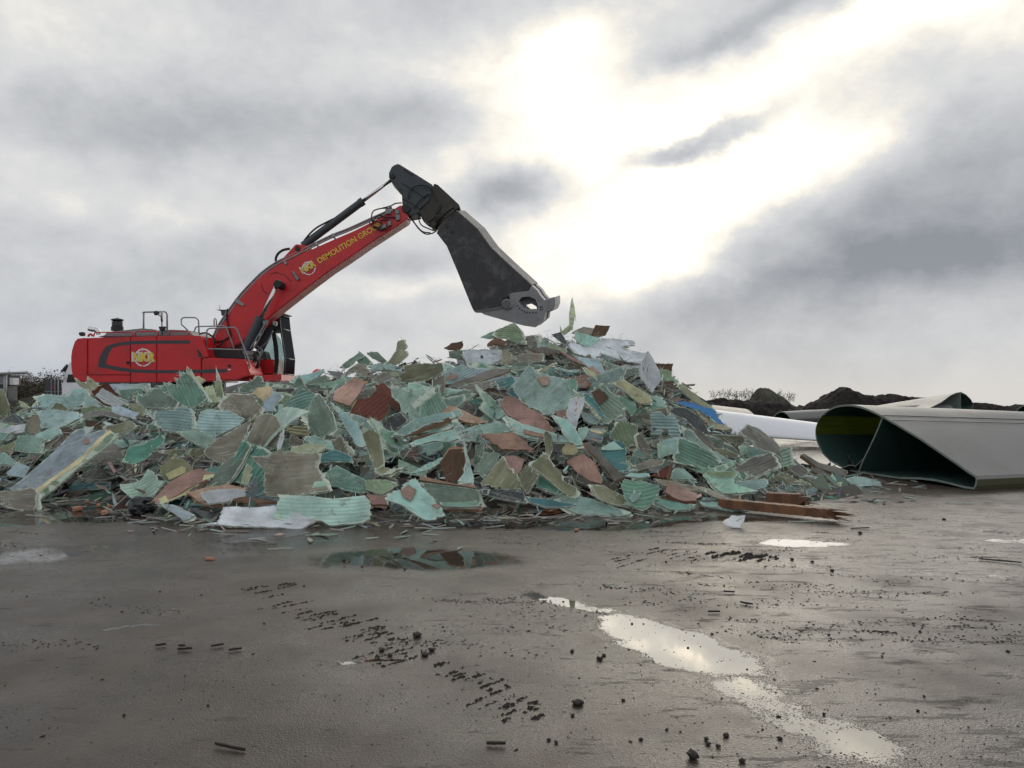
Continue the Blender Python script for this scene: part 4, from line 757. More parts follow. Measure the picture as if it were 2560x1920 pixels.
fibreglass_sheet|lam|O|e|1340,1440 1440,1390 1560,1420 1650,1490 1500,1520|46,0|f=1 l=.1|tangle of olive fibres beside the narrow white plank|tangle of olive fibres
fibreglass_sheet|lam|O|e|930,1380 1100,1430 1300,1440 1640,1480 1600,1510 1200,1460 950,1440|42,0|f=.8 l=.2 a=-5|long twisted olive strip reaching past the folded mint sheet|long twisted olive strip
fibreglass_sheet|lam|M|D|1010,872 1020,802 1110,812 1222,842 1228,868 1100,872|60,0|f=.4 l=.0 t=.03|pale mint lump lying before the mouth of the big blade section|pale mint lump
fibreglass_sheet|lam|M|e|2000,1490 2030,1390 2060,1440 2090,1480 2140,1490 2060,1520|66,0|f=.5 l=.1|small pale upright shred near the long grey log|small upright shred
timber_scrap|wood|N|h|1060,630 1080,480 1115,440 1110,520 1085,640|72,0|f=.2 l=.3 t=.03 a=80|short brown stake standing above the split salmon plank|short brown stake
balsa_board|wood|R|h|860,590 1060,480 1085,490 1065,620 930,610|54,0|f=.4 l=.1|dark maroon wood scrap behind the short brown stake|dark maroon scrap
fibreglass_sheet|lam|K|h|630,480 860,400 1020,410 1000,460 760,500|46,0|f=.6 l=.1 a=8|tan rumpled sheet below the tan diamond piece|tan rumpled sheet
fibreglass_sheet|lam|A|h|1100,560 1150,510 1240,520 1400,640 1250,640 1120,632|52,10|f=.5 l=.2|aqua curled piece in front of the boomerang-shaped sheet|aqua curled piece
fibreglass_sheet|lam|A|h|560,600 640,560 840,570 860,600 700,610|44,0|f=.4 l=.15|aqua lath lying above the scallop-shaped green sheet|aqua lath above the scallop
blade_shell|lam|O|a|-110,140 40,200 60,215 90,330 125,470 60,520 -110,560|76,35|f=.15 t=.05 c=-.35 b=0 l=-.4 a=85|olive curved blade shell cut off by the frame edge, standing at the heap's end|olive blade shell
'''
hlines = [l for l in HEROES.strip().split('\n') if l.strip()]
for i, l in enumerate(hlines): hero(l, i)

# ------------------------------------------------------------------ the rest of the sheets one can see between them
REF = [(x, y, r) for x, y, r, o_, n_ in SHEETS if r]
CN = dict(G='sea-green', A='pale aqua', B='pale blue', T='teal', E='emerald', O='olive', K='tan', Y='straw-coloured', L='moss green', W='whitish', S='salmon', R='dark red', D='slate-black', N='brown', M='mint', Q='grey-brown', Z='dark green')
used = {o_['label'] for _, _, _, o_, _ in SHEETS}
rf = random.Random(41); made = 0; tries = 0
WEI = 'GGGAAAABBEOKKYLSNMMMQQZZZGAG'
while made < 150 and tries < 3000:
    tries += 1
    px = rf.uniform(-30, 1960) if made % 5 else rf.uniform(850, 1650); Yb_, Yr_, zr_ = column(px)
    q = rf.random() ** .8 * .97; Y, z = slope(px, q); py = HOR - (z - HC) * F / Y
    ck = rf.choice(WEI); mk = 'wood' if ck in 'SRN' else ('rib' if rf.random() < .14 else 'lam'); nm = {'wood': 'balsa_board', 'rib': 'ribbed_sheet', 'lam': 'fibreglass_sheet'}[mk]
    tl = rf.choice((22, 30, 38, 46, 55, 66)); yw = rf.uniform(-45, 45)
    n = Vector((math.sin(R(yw)) * math.sin(R(tl)), -math.cos(R(yw)) * math.sin(R(tl)), math.cos(R(tl))))
    if made % 6 == 1 and (ck in 'YSLNEOQ' or q > .62 or q < .25): continue
    if q < .16 and rf.random() < .6: continue
    L_, W_ = (rf.uniform(1.3, 2.1), rf.uniform(.45, .85)) if (made % 6 == 1 and px < 1500) else (rf.uniform(.45, 1.3), rf.uniform(.2, .62))
    sk = rf.uniform(-.25, .25) * W_; j_ = lambda: rf.uniform(-.14, .14)
    poly = [Vector((-L_ / 2 + sk + j_() * L_, -W_ / 2 + j_() * W_)), Vector((L_ / 2 + sk + j_() * L_, -W_ / 2 + j_() * W_)), Vector((L_ / 2 - sk + j_() * L_, W_ / 2 + j_() * W_)), Vector((-L_ / 2 - sk + j_() * L_, W_ / 2 + j_() * W_))]
    if rf.random() < .5: poly.insert(2, Vector((L_ * rf.uniform(.30, .62), rf.uniform(-.2, .2) * W_)))
    if rf.random() < .4: poly.append(Vector((-L_ * rf.uniform(.25, .55), rf.uniform(-.2, .2) * W_)))
    if rf.random() < .3: poly.insert(1, Vector((rf.uniform(-.2, .2) * L_, -W_ * rf.uniform(.15, .4))))
    size = 'long' if L_ / W_ > 2.6 else 'broad' if L_ * W_ > .5 else 'small' if L_ * W_ < .2 else 'torn'
    near = sorted((math.hypot(x - px, y - py), x, y, r) for x, y, r in REF)[:6]; lab = None
    for d_, x, y, r in near:
        wv_ = ('just under the' if py > y + 14 else 'just above the' if py < y - 14 else 'at the side of the')
        l_ = f"{size} {CN[ck]} {'core slab' if mk == 'wood' else 'ribbed sheet' if mk == 'rib' else 'sheet'} {wv_} {r}"
        if l_ not in used and len(l_.replace('-', ' ').split()) <= 16: lab = l_; break
    if lab is None: continue
    me = sheet_mesh(nm, poly, rf.uniform(.012, .03), rf, .09, rf.uniform(-.3, .3), .02, rf.uniform(.2, .9), rf.choice((0, 1, 1)), bend_dir=rf.uniform(0, 3.1))
    o_ = put(nm, me, None, (MAT[mk], MAT['wedge' if mk == 'wood' else 'edge'])); o_.color = blend(PAL[ck], .9, rf)
    a = rf.uniform(-50, 50); ax = Vector((math.cos(R(a)), math.sin(R(a)) * .6, 0)); xx = (ax - n * ax.dot(n)).normalized()
    M = Matrix((xx, n.cross(xx), n)).transposed().to_4x4(); M.translation = Vector(((px - CX) / F * Y, Y + rf.uniform(.10, .34) + (.28 if L_ > 1.3 else .14 if q < .2 else 0), z - .10 - (.06 if L_ > 1.3 else 0) + rf.uniform(-.04, .05))); o_.matrix_world = M
    lowz = min((M @ v_.co).z for v_ in me.vertices)
    if lowz < .004: o_.matrix_world = Matrix.Translation((0, 0, .004 - lowz)) @ M
    tag(o_, lab, CATS[nm], GROUPS.get(nm, 'torn sheets heaped in the scrap pile')); used.add(lab); made += 1

# ------------------------------------------------------------------ the mass beneath: shards past counting, and the rubble they lie on, toned dark for gap shade
def tinted(me, cols):
    a = me.attributes.new('tint', 'FLOAT_COLOR', 'CORNER'); data = []
    for p, c in zip(me.polygons, cols): data += list(c) * p.loop_total
    a.data.foreach_set('color', data)
rs = random.Random(5); v, f, cl = [], [], []
def shard(c, n, ax, L_, W_, th, col):
    x = (ax - n * ax.dot(n)).normalized(); y = n.cross(x); k = rs.choice((3, 4, 5)); q = len(v); e = tuple(min(.8, cc * .6 + .25) for cc in col[:3]) + (1,)
    ps = [(L_ / 2 * math.cos(2 * math.pi * (i + rs.uniform(-.35, .35)) / k), W_ / 2 * math.sin(2 * math.pi * (i + rs.uniform(-.35, .35)) / k)) for i in range(k)]
    for s_ in (0, -th):
        for a, b_ in ps: v.append(c + x * a + y * b_ + n * s_)
    f.append(tuple(range(q, q + k))); cl.append(col); f.append(tuple(range(q + 2 * k - 1, q + k - 1, -1))); cl.append(col)
    for i in range(k):
        j = (i + 1) % k; f.append((q + i, q + k + i, q + k + j, q + j)); cl.append(e)
def drop_shards(num, big, back=False):
    for _ in range(num):
        px = rs.uniform(-400, 2150); Yb_, Yr_, zr_ = column(px); q = rs.random(); Y, z = slope(px, q)
        if zr_ < .1 and rs.random() < .6: continue
        if back: Y = Yr_ + (1 - q) * (Yr_ - Yb_) * .9
        tl = rs.gauss(38, 18); yw = rs.uniform(-70, 70) + (180 if back else 0)
        n = Vector((math.sin(R(yw)) * math.sin(R(tl)), -math.cos(R(yw)) * math.sin(R(tl)), math.cos(R(tl)))); ax = Vector((rs.uniform(-1, 1), rs.uniform(-1, 1), rs.uniform(-.4, .4)))
        ck = rs.choice('GAABTEOKKYLSSNMQQQZZZDW'); col = blend(PAL[ck], rs.uniform(.15, .55) if big else rs.choice((.4, .6, .8, 1.1)), rs)  # big deep shards get a darkened colour standing for shade in the gaps
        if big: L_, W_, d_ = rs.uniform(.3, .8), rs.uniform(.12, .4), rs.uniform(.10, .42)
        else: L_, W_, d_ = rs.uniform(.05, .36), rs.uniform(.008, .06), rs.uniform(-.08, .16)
        x_ = (px - CX) / F * Y; z_ = max(.02, z - d_ * .8)
        shard(Vector((x_, Y + d_ * .5, z_)), n, ax, L_, W_, rs.uniform(.006, .02), col)
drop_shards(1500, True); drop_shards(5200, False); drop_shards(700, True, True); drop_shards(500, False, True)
# slivers thrown out over the ground round the foot
for _ in range(420):
    px = rs.uniform(-100, 2300); Yb_ = column(px)[0]; Y = Yb_ - abs(rs.gauss(0, .55)) + .2
    if px > 1700: Y = Yb_ + rs.uniform(-.6, 3.2)
    n = Vector((rs.gauss(0, .18), rs.gauss(0, .18), 1)).normalized(); ck = rs.choice('AGKYSNNQQZD')
    shard(Vector(((px - CX) / F * Y, Y, .02)), n, Vector((rs.uniform(-1, 1), rs.uniform(-.5, .5), 0)), rs.uniform(.05, .4), rs.uniform(.012, .06), .012, blend(PAL[ck], .8, rs))
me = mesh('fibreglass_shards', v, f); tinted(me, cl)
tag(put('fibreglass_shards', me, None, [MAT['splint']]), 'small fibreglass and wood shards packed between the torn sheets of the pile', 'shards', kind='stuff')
# fine glass fibre sticking out everywhere
v, f, cl = [], [], []
for _ in range(3000):
    px = rs.uniform(-60, 1980); q = rs.random() ** .8; Y, z = slope(px, q); c = Vector(((px - CX) / F * Y, Y - rs.uniform(-.05, .22), max(.02, z + rs.uniform(-.05, .12))))
    d = Vector((rs.gauss(0, 1), rs.gauss(-.5, .6), rs.gauss(.1, .6))).normalized(); L_ = rs.uniform(.04, .22); s_ = d.cross(Vector((0, 1, .2))).normalized() * rs.uniform(.0015, .0045); q_ = len(v); b_ = d + Vector((rs.gauss(0, .3), rs.gauss(0, .3), rs.gauss(-.15, .3)))
    v += [c - s_, c + s_, c + d * L_ * .55 + s_ * .8, c + d * L_ * .55 - s_ * .8, c + d * L_ * .55 + b_ * L_ * .45]; f += [(q_, q_ + 1, q_ + 2, q_ + 3), (q_ + 3, q_ + 2, q_ + 4)]; col = blend(PAL[rs.choice('YYAWKM')], 1.1, rs); cl += [col, col]
me = mesh('loose_fibres', v, f); tinted(me, cl)
tag(put('loose_fibres', me, None, [MAT['splint']]), 'loose pale glass fibres bristling from the pile', 'fibres', kind='stuff')
m = paint('rubble_gap_shade', (.032, .028, .024), .9, 0, .5, (.018, .016, .014), 4, .3, .5)  # core toned very dark, the shade of the gaps put into its colour
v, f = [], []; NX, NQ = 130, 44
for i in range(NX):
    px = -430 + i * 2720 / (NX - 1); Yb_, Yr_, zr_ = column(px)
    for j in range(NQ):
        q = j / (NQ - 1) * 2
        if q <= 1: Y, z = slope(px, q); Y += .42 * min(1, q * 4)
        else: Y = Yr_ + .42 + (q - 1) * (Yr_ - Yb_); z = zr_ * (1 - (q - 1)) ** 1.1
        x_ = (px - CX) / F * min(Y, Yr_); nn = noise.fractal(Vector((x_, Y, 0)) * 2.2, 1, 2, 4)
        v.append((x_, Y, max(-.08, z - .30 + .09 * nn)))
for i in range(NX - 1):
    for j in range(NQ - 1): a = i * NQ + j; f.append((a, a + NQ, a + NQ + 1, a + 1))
tag(put('rubble', mesh('rubble', v, f, False), None, [m]), 'crushed rubble, coloured dark for shaded gaps, under the torn sheets of the pile', 'rubble', kind='stuff')
# ------------------------------------------------------------------ excavator
MM = dict(red=paint('red_paint', (.56, .012, .018), .34, 0, .45, (.09, .03, .025), 1.4, .5), slate=paint('slate_paint', (.034, .046, .056), .45, 0, .3, (.07, .06, .05), 1.5), black=paint('black_rubber', (.016, .016, .017), .6, 0, .3, (.05, .045, .04), 3),
          stripe=paint('dark_stripe', (.035, .037, .045), .4, 0, .3, (.08, .06, .05), 2), steel=paint('grey_steel', (.21, .214, .225), .42, .35, .45, (.10, .09, .085), 2.5, .5, .1), chrome=paint('chrome', (.62, .62, .63), .18, 1.0, .1, (.2, .18, .16), 3),
          shear=paint('shear_paint', (.022, .022, .024), .5, 0, .6, (.13, .13, .14), 2.2, .5, .1), spine=paint('steel_and_skylit_spine', (.11, .11, .115), .5, .2, .5, (.06, .055, .05), 2.2, .5, .1), ochre=paint('grimy_ochre', (.032, .029, .020), .55, 0, .8, (.020, .018, .016), 2.0, .5, .15),
          pipe=paint('pipe_grey', (.26, .27, .28), .4, .3, .35, (.10, .09, .08), 4), hood=paint('hood_grey', (.20, .21, .22), .5, 0, .4, (.08, .07, .06), 2), yellow=paint('yellow_letters', (.72, .55, .05), .5, 0, .3, (.25, .10, .03), 3), white=paint('white_decal', (.70, .70, .72), .5, 0, .2, (.3, .2, .2), 3), rust=paint('track_mud', (.05, .042, .035), .85, 0, .6, (.09, .08, .07), 3))
mg = bpy.data.materials.new('cab_glass'); t = NT(nodes(mg)); b = t.n('ShaderNodeBsdfPrincipled', inp={'Base Color': (.62, .75, .74, 1), 'Roughness': .04, 'Transmission Weight': .92, 'IOR': 1.45}); t.out(b.outputs[0]); MM['glass'] = mg
ex = empty('demolition_excavator', (P(500, 960, 23.5).x, 23.5, 0), 'red demolition excavator with a black shear raised over the scrap pile', 'excavator')
def part(name, parent, mat, bm, smooth=False): return put(name, bm_mesh(name, bm, smooth), parent, [MM[mat]])
def E(crop, s, Y): return [P(x, y, Y) for x, y in pts(crop, s)]
def slab(name, parent, mat, crop, s, Y, dep, bev=.02, hole=None, vec=None, Yh=None):
    bm = bmesh.new(); add_prism(bm, E(crop, s, Y), vec or (0, dep, 0), E(crop, hole, Y) if hole else None)
    if bev: bevel(bm, bev)
    return part(name, parent, mat, bm)
def pipe(name, parent, mat, crop, s, Y, r, n=6, sm=0, bm=None, Y2=None):
    own = bm is None; bm = bm or bmesh.new(); pp = pts(crop, s); k = len(pp) - 1
    path = [P(x, y, Y if Y2 is None else Y + (Y2 - Y) * i / k) for i, (x, y) in enumerate(pp)]
    add_tube(bm, smooth_path(path, sm) if sm else path, r, n)
    return part(name, parent, mat, bm, True) if own else bm
def disc(name, parent, mat, crop, c, Y, r, dep, n=20, bev=.01):
    bm = bmesh.new(); x, y = pts(crop, c)[0]; o = P(x, y, Y)
    add_prism(bm, [o + Vector((math.cos(2 * math.pi * i / n) * r, 0, math.sin(2 * math.pi * i / n) * r)) for i in range(n)], (0, dep, 0))
    if bev: bevel(bm, bev)
    return part(name, parent, mat, bm)
def letters(name, parent, mat, text, a, b, h, Y, ext=.006, bold=.012, measure=None):
    """text from pixel a to pixel b (baseline) in the plane at depth Y, cap height h metres"""
    cu = bpy.data.curves.new(name, 'FONT'); cu.body = measure or text; cu.size = 1; to = bpy.data.objects.new(name, cu); COL.objects.link(to); bpy.context.view_layer.update()
    dg = bpy.context.evaluated_depsgraph_get(); m0 = bpy.data.meshes.new_from_object(to.evaluated_get(dg)); w0 = max(v_.co.x for v_ in m0.vertices); h0 = max(v_.co.y for v_ in m0.vertices)
    cu.body = text; cu.extrude = ext; cu.offset = bold; bpy.context.view_layer.update(); dg = bpy.context.evaluated_depsgraph_get(); me = bpy.data.meshes.new_from_object(to.evaluated_get(dg))
    A_, B_ = P(*a, Y), P(*b, Y); d = B_ - A_; sx_ = d.length / w0; sz_ = h / h0; x = d.normalized(); y = Vector((-x.z, 0, x.x)); zn = Vector((0, -1, 0))
    me.transform(Matrix((x * sx_, y * sz_, zn)).transposed().to_4x4()); me.transform(Matrix.Translation(A_)); bpy.data.objects.remove(to)
    me.materials.clear(); me.materials.append(MM[mat]); return put(name, me, parent)
def ring_mark(parent, cpx, r, wd, Y, rot=0):
    bm = bmesh.new(); c = P(*cpx, Y)
    def pt(a, rr): return c + Vector((math.cos(R(a + rot)) * rr, 0, math.sin(R(a + rot)) * rr))
    for a0, a1 in ((18, 92), (100, 166), (196, 262), (270, 338)):
        o_ = [pt(a0 + (a1 - a0) * i / 10, r) for i in range(11)] + [pt(a1 - (a1 - a0) * i / 10, r - wd) for i in range(11)]; add_prism(bm, o_, (0, -.006, 0))
    for a in (98, 335, 205):
        add_prism(bm, [pt(a, r + wd * .9), pt(a - 13, r - wd * .5), pt(a, r - wd * 1.9)], (0, -.007, 0))
    return put('ring', bm_mesh('ring', bm), parent, [MM['white']])
YH = 22.0; HW = 3.0
core = slab('body', ex, 'black', 'S', '140,380 1210,352 1275,530 1225,545 1225,735 140,735', YH + .06, HW - .12, 0)
slab('counterweight', ex, 'red', 'S', '243,362 200,362 150,367 128,378 112,420 97,470 90,520 90,580 95,650 108,700 120,728 140,742 243,745', YH, HW, .06)
for s in ('248,362 606,352 606,680 248,680', '248,685 606,685 606,745 248,745', '611,352 833,348 833,745 611,745', '838,348 1150,340 1212,345 1240,400 1262,455 1284,528 1218,535 1218,742 838,745'): slab('side_panel', ex, 'red', 'S', s, YH, HW, .012)
slab('tool_box', ex, 'red', 'S', '1223,537 1290,532 1580,545 1605,570 1642,665 1640,690 1600,700 1530,725 1223,742', YH, 1.15, .03)
st_ = 'stripe'
slab('side_stripe', ex, 'stripe', 'S', '1118,382 850,383 620,388 500,402 415,425 370,470 338,540 325,612 345,617 500,645 620,660 840,668 1100,667 1290,665 1440,660 1450,632 1300,632 1100,640 840,640 620,632 500,612 400,590 400,560 420,500 450,450 500,432 620,418 850,412 1130,412', YH - .004, .010, 0)
for s in ('572,563 598,563 598,590 572,590', '1448,592 1476,592 1476,616 1448,616'): slab('latch', ex, 'black', 'S', s, YH - .02, .04, .006)
slab('sticker', ex, 'white', 'S', '1450,630 1475,630 1475,641 1450,641', YH - .008, .012, 0)
lg = slab('logo', ex, 'white', 'S', '618,492 640,492 640,564 618,564', YH - .003, .006, 0)
ring_mark(lg, (150 + 720 * .28933, 740 + 532 * .28933), 78 * .28933 / F * YH, .040, YH - .003)
letters('lettering_shadow', lg, 'white', 'NKR', (150 + 617 * .28933, 740 + 562 * .28933), (150 + 812 * .28933, 740 + 562 * .28933), .245, YH - .010, .003, .05)
letters('lettering', lg, 'yellow', 'NKR', (150 + 627 * .28933, 740 + 564 * .28933), (150 + 820 * .28933, 740 + 564 * .28933), .235, YH - .018, .003, .035)
slab('engine_hood', ex, 'hood', 'S', '320,352 385,338 400,312 545,296 700,279 800,286 838,300 960,290 1110,296 1150,345', YH + .45, 2.0, .05)
for s in ('290,352 300,318 320,314 610,314 626,320 632,348', '645,348 655,312 670,306 835,306 846,314 850,342', '944,345 950,312 962,306 1095,304 1108,310 1116,340'): pipe('roof_rail', ex, 'red', 'S', s, YH + .08, .018)
for yy in (YH + .1, YH + 2.7): 
    bm = bmesh.new(); pipe('', None, '', 'S', '245,352 250,338 262,330 275,334 280,348', yy, .03, 6, 4, bm); part('lifting_eye', ex, 'red', bm, True)
# air cleaner, exhaust, lamps, mirror
def lathe(name, parent, mat, base, prof, n=20, smooth=True):
    bm = bmesh.new(); rings = [[bm.verts.new(base + Vector((math.cos(2 * math.pi * k / n) * r, math.sin(2 * math.pi * k / n) * r, z))) for k in range(n)] for r, z in prof]
    for a, b_ in zip(rings, rings[1:]):
        for k in range(n): bm.faces.new((a[k], a[(k + 1) % n], b_[(k + 1) % n], b_[k]))
    bm.faces.new(rings[0][::-1]); bm.faces.new(rings[-1]); return part(name, parent, mat, bm, False)
u = .28933 / F * (YH + .9); bs = P(150 + 495 * .28933, 740 + 345 * .28933, YH + .9)
ac = lathe('air_cleaner', ex, 'black', bs, [(.09, 0), (.09, 40 * u), (50 * u, 44 * u), (50 * u, 78 * u), (44 * u, 82 * u), (44 * u, 92 * u)])
lathe('air_bowl', ac, 'slate', bs, [(43 * u, 93 * u), (45 * u, 122 * u)]); lathe('air_cap', ac, 'black', bs, [(30 * u, 123 * u), (50 * u, 134 * u), (52 * u, 141 * u), (30 * u, 150 * u), (5 * u, 152 * u), (5 * u, 158 * u)])
pipe('exhaust', ex, 'chrome', 'S', '335,330 328,305 305,292 275,288 250,281', YH + 1.4, .07, 12, 4)
def lamp(crop, s, Y, dep=.12):
    o_ = slab('work_lamp', ex, 'black', crop, s, Y, dep, .012); return o_
lamp('S', '160,314 196,310 204,322 200,344 172,346 160,332', YH + .3); lamp('S', '805,135 828,126 846,132 848,158 812,166', YH + .75); lamp('S', '848,264 905,262 896,296 862,300', YH + .25)
pipe('lamp_mast', ex, 'pipe', 'S', '722,305 724,146 712,146 724,140 900,135 918,142 926,160 926,322', YH + .8, .026)
pipe('mirror_arm', ex, 'black', 'S', '882,335 880,232 884,200 868,172 852,168', YH + .3, .016)
bm = bmesh.new(); c = P(150 + 890 * .28933, 740 + 177 * .28933, YH + .3)
add_prism(bm, [c + Vector((math.cos(a * .314) * .06 , math.cos(a * .314) * -.16, math.sin(a * .314) * .155)) for a in range(20)], Vector((-.05, -.02, 0))); part('mirror', ex, 'pipe', bm)
bm = bmesh.new(); pipe('', None, '', 'S', '1105,297 1050,246 1048,205 1058,190 1075,186 1165,186 1190,200 1197,215 1202,335', YH + 1.2, .022, 6, 0, bm); part('hand_rail', ex, 'pipe', bm, True)
bm = bmesh.new(); pipe('', None, '', 'S', '1332,255 1331,205 1341,191 1350,205 1352,255', YH + 1.0, .018, 6, 0, bm); part('grab_handle', ex, 'pipe', bm, True)
for s, yy in (('1165,440 1163,300 1172,272 1186,264 1412,258 1432,266 1442,286 1537,545 1540,665', YH + .9), ('1270,456 1266,312 1274,290 1292,280 1505,272 1522,280 1532,296 1634,560 1636,668', YH + .12), ('1165,352 1166,428 1176,448 1194,456 1400,460 1592,464', YH + .12)): pipe('step_rail', ex, 'pipe', 'S', s, yy, .022)
slab('rail_bracket', ex, 'pipe', 'S', '1145,360 1176,362 1184,378 1164,395 1164,425 1146,422', YH + .08, .06, .008)
slab('boom_bracket', ex, 'black', 'S', '1262,440 1560,455 1600,545 1290,532', YH + .5, 2.0, .02)
for s, yy in (('1200,330 1260,318 1310,345 1340,380 1330,420', YH + .8), ('1300,385 1350,395 1420,380 1470,330 1440,200 1450,110', YH + 1.0), ('1290,445 1340,440 1390,420 1410,400', YH + .9), ('1190,470 1205,490 1215,510', YH + .0)): pipe('hose', ex, 'black', 'S', s, yy, .026, 6, 4)
disc('fuel_cap', ex, 'stripe', 'S', '1208,512', YH - .02, .055, .05)
slab('deck', ex, 'red', 'S', '1640,682 1912,680 1912,735 1760,738 1530,735 1530,726', YH + .35, 2.6, .02)
slab('roof_camera', ex, 'slate', 'S', '1345,117 1442,117 1430,130 1432,170 1395,170 1388,130', YH + 2.2, .25, .01)
pipe('antenna', ex, 'black', 'S', '1381,118 1381,80', YH + 2.3, .008)
# cab on the far side
cb = empty('cab', (0, 24, 0), 'x', 'x'); del cb['label']; del cb['category']; cb.parent = ex; cb.matrix_parent_inverse = ex.matrix_world.inverted(); bpy.context.view_layer.update()
Yc, CW = 24.0, 1.05
slab('cab_panel', cb, 'red', 'S', '1690,546 1848,546 1848,674 1636,674', Yc, CW, .02); slab('cab_floor', cb, 'black', 'S', '1640,676 1945,676 1945,690 1640,690', Yc - .02, CW, .01)
slab('pillar', cb, 'black', 'S', '1822,300 1858,322 1878,430 1886,560 1872,674 1848,674 1852,560 1846,440 1830,350', Yc - .01, .1, .01); slab('pillar', cb, 'black', 'S', '1822,300 1858,322 1878,430 1886,560 1872,674 1848,674 1852,560 1846,440 1830,350', Yc + CW - .09, .1, .01)
slab('pillar', cb, 'black', 'S', '1690,300 1712,300 1730,545 1700,545', Yc, .1, .01); slab('pillar', cb, 'black', 'S', '1690,300 1712,300 1730,545 1700,545', Yc + CW - .1, .1, .01)
for yy in (Yc + .02, Yc + CW - .05):
    slab('side_window', cb, 'glass', 'S', '1714,310 1820,310 1846,440 1850,545 1732,545', yy, .012, 0); slab('windscreen', cb, 'glass', 'S', '1862,320 1905,370 1932,480 1942,600 1938,672 1876,672 1888,560 1880,430', yy, .012, 0)
slab('cab_roof', cb, 'slate', 'S', '1640,190 1880,155 1893,170 1900,270 1880,300 1690,305', Yc - .02, CW + .04, .04)
slab('driver_seat', cb, 'black', 'S', '1742,480 1765,470 1790,560 1850,575 1850,640 1745,640', Yc + .3, .5, .04)
slab('sun_visor', cb, 'slate', 'S', '1872,138 1905,133 1918,148 1885,152', Yc - .05, CW + .1, .008)
fg = pts('S', '1893,160 1905,280 1945,540 1937,676'); X3 = [P(x, y, Yc) for x, y in fg]; bm = bmesh.new()
for a in X3: add_tube(bm, [a, a + Vector((0, CW, 0))], .022, 6)
for yy in (0, CW): add_tube(bm, [a + Vector((0, yy, 0)) for a in X3], .024, 6)
part('guard_frame', cb, 'slate', bm, True)
bm = bmesh.new()
for i in range(1, 22): add_tube(bm, [a + Vector((0, CW * i / 22, 0)) for a in X3], .0095, 5)
part('guard_bars', cb, 'slate', bm, True)
# boom
YB, BW = 23.05, .72
bo = slab('boom', ex, 'red', 'T', '85,1430 110,1380 165,1290 235,1180 310,1085 390,990 480,905 590,832 680,792 830,728 1000,652 1180,575 1330,500 1450,430 1545,372 1572,395 1600,470 1580,495 1480,560 1280,690 1140,788 1000,880 800,1030 620,1170 545,1232 430,1330 330,1425 230,1482 130,1474', YB, BW, .03)
slab('cylinder_bracket', bo, 'red', 'T', '600,822 735,676 790,682 832,692 760,762', YB + .1, BW - .2, .02); disc('bracket_pin', bo, 'black', 'T', '748,710', YB + .06, .075, .6)
letters('boom_lettering', bo, 'yellow', 'DEMOLITION GROUP', (500 + 914 * .32553, 390 + 828 * .32553), (500 + 1364 * .32553, 390 + 560 * .32553), .165, YB - .006, .003, .012, 'DEMOLITION GROU')
cpx = (500 + 835 * .32553, 390 + 862 * .32553); bl = slab('boom_logo', bo, 'white', 'T', '776,868 786,864 800,900 790,904', YB - .003, .006, 0); ring_mark(bl, cpx, .205, .03, YB - .003, 25)
letters('boom_logo_shadow', bl, 'white', 'NKR', (500 + 782 * .32553, 390 + 902 * .32553), (500 + 888 * .32553, 390 + 842 * .32553), .19, YB - .009, .003, .045); letters('boom_logo_text', bl, 'yellow', 'NKR', (500 + 787 * .32553, 390 + 903 * .32553), (500 + 892 * .32553, 390 + 845 * .32553), .18, YB - .016, .003, .03)
for k, (dx, dy, yy) in enumerate(((0, 0, YB + .12), (10, 16, YB + .03), (4, 6, YB + .4))):
    s = ' '.join(f'{x + dx},{y + dy}' for x, y in ((82, 1430), (140, 1300), (225, 1175), (305, 1068), (390, 975), (480, 888), (590, 812), (700, 760), (820, 700), (1000, 612), (1150, 552), (1330, 470), (1470, 408))); pipe('boom_pipe', bo, 'pipe', 'T', s, yy, .026, 6, 4)
for s in ('268,1096 282,1098 340,1138 332,1152 300,1140 262,1112', '640,812 655,800 668,826 652,836', '880,668 892,662 902,684 890,690', '1005,598 1018,592 1030,620 1016,626'): slab('pipe_clamp', bo, 'pipe', 'T', s, YB - .05, .3, .008)
pipe('boom_hose', bo, 'black', 'T', '590,822 582,790 600,750 640,722 690,712', YB + .3, .04, 8, 4); pipe('boom_hose', bo, 'black', 'T', '800,650 850,590 900,548 960,515 1030,480', YB + .3, .028, 6, 4)
for s, yy in (('1330,520 1318,470 1330,425 1380,405 1450,402 1520,420', YB - .06), ('1300,510 1340,550 1400,568 1450,545 1465,510 1430,488 1380,495', YB - .08), ('1340,480 1375,455 1430,470 1520,470', YB - .06), ('1310,500 1350,500 1400,520 1380,550 1340,540', YB - .1), ('1400,400 1460,385 1500,365 1550,360', YB - .02),
              ('1595,490 1640,490 1700,480', YB + .1), ('1610,470 1650,520 1680,560 1730,598 1780,595 1815,575', YB + .1), ('1600,440 1660,530 1710,580 1770,590', YB + .25), ('1690,440 1680,480 1700,530 1760,560 1800,575', YB + .3), ('1695,440 1720,500 1770,545', YB + .4),
              ('1598,330 1610,270 1640,240 1700,222 1760,240 1800,290 1820,350', YB - .1), ('1640,400 1700,330 1760,290', YB - .08)): pipe('boom_hose', bo, 'black', 'T', s, yy, .02, 6, 5)
for s in ('1420,408 1462,400 1466,440 1424,446', '1496,412 1524,408 1530,440 1500,446', '1500,450 1532,446 1536,490 1505,494', '1440,500 1468,494 1470,530 1444,536', '1385,528 1425,520 1428,548 1390,560', '1446,380 1470,374 1472,392 1450,396'): slab('valve_block', bo, 'steel', 'T', s, YB - .1, .12, .01)
slab('boom_lamp', bo, 'steel', 'T', '704,886 718,882 764,940 752,952 738,950', YB - .08, .08, .01)
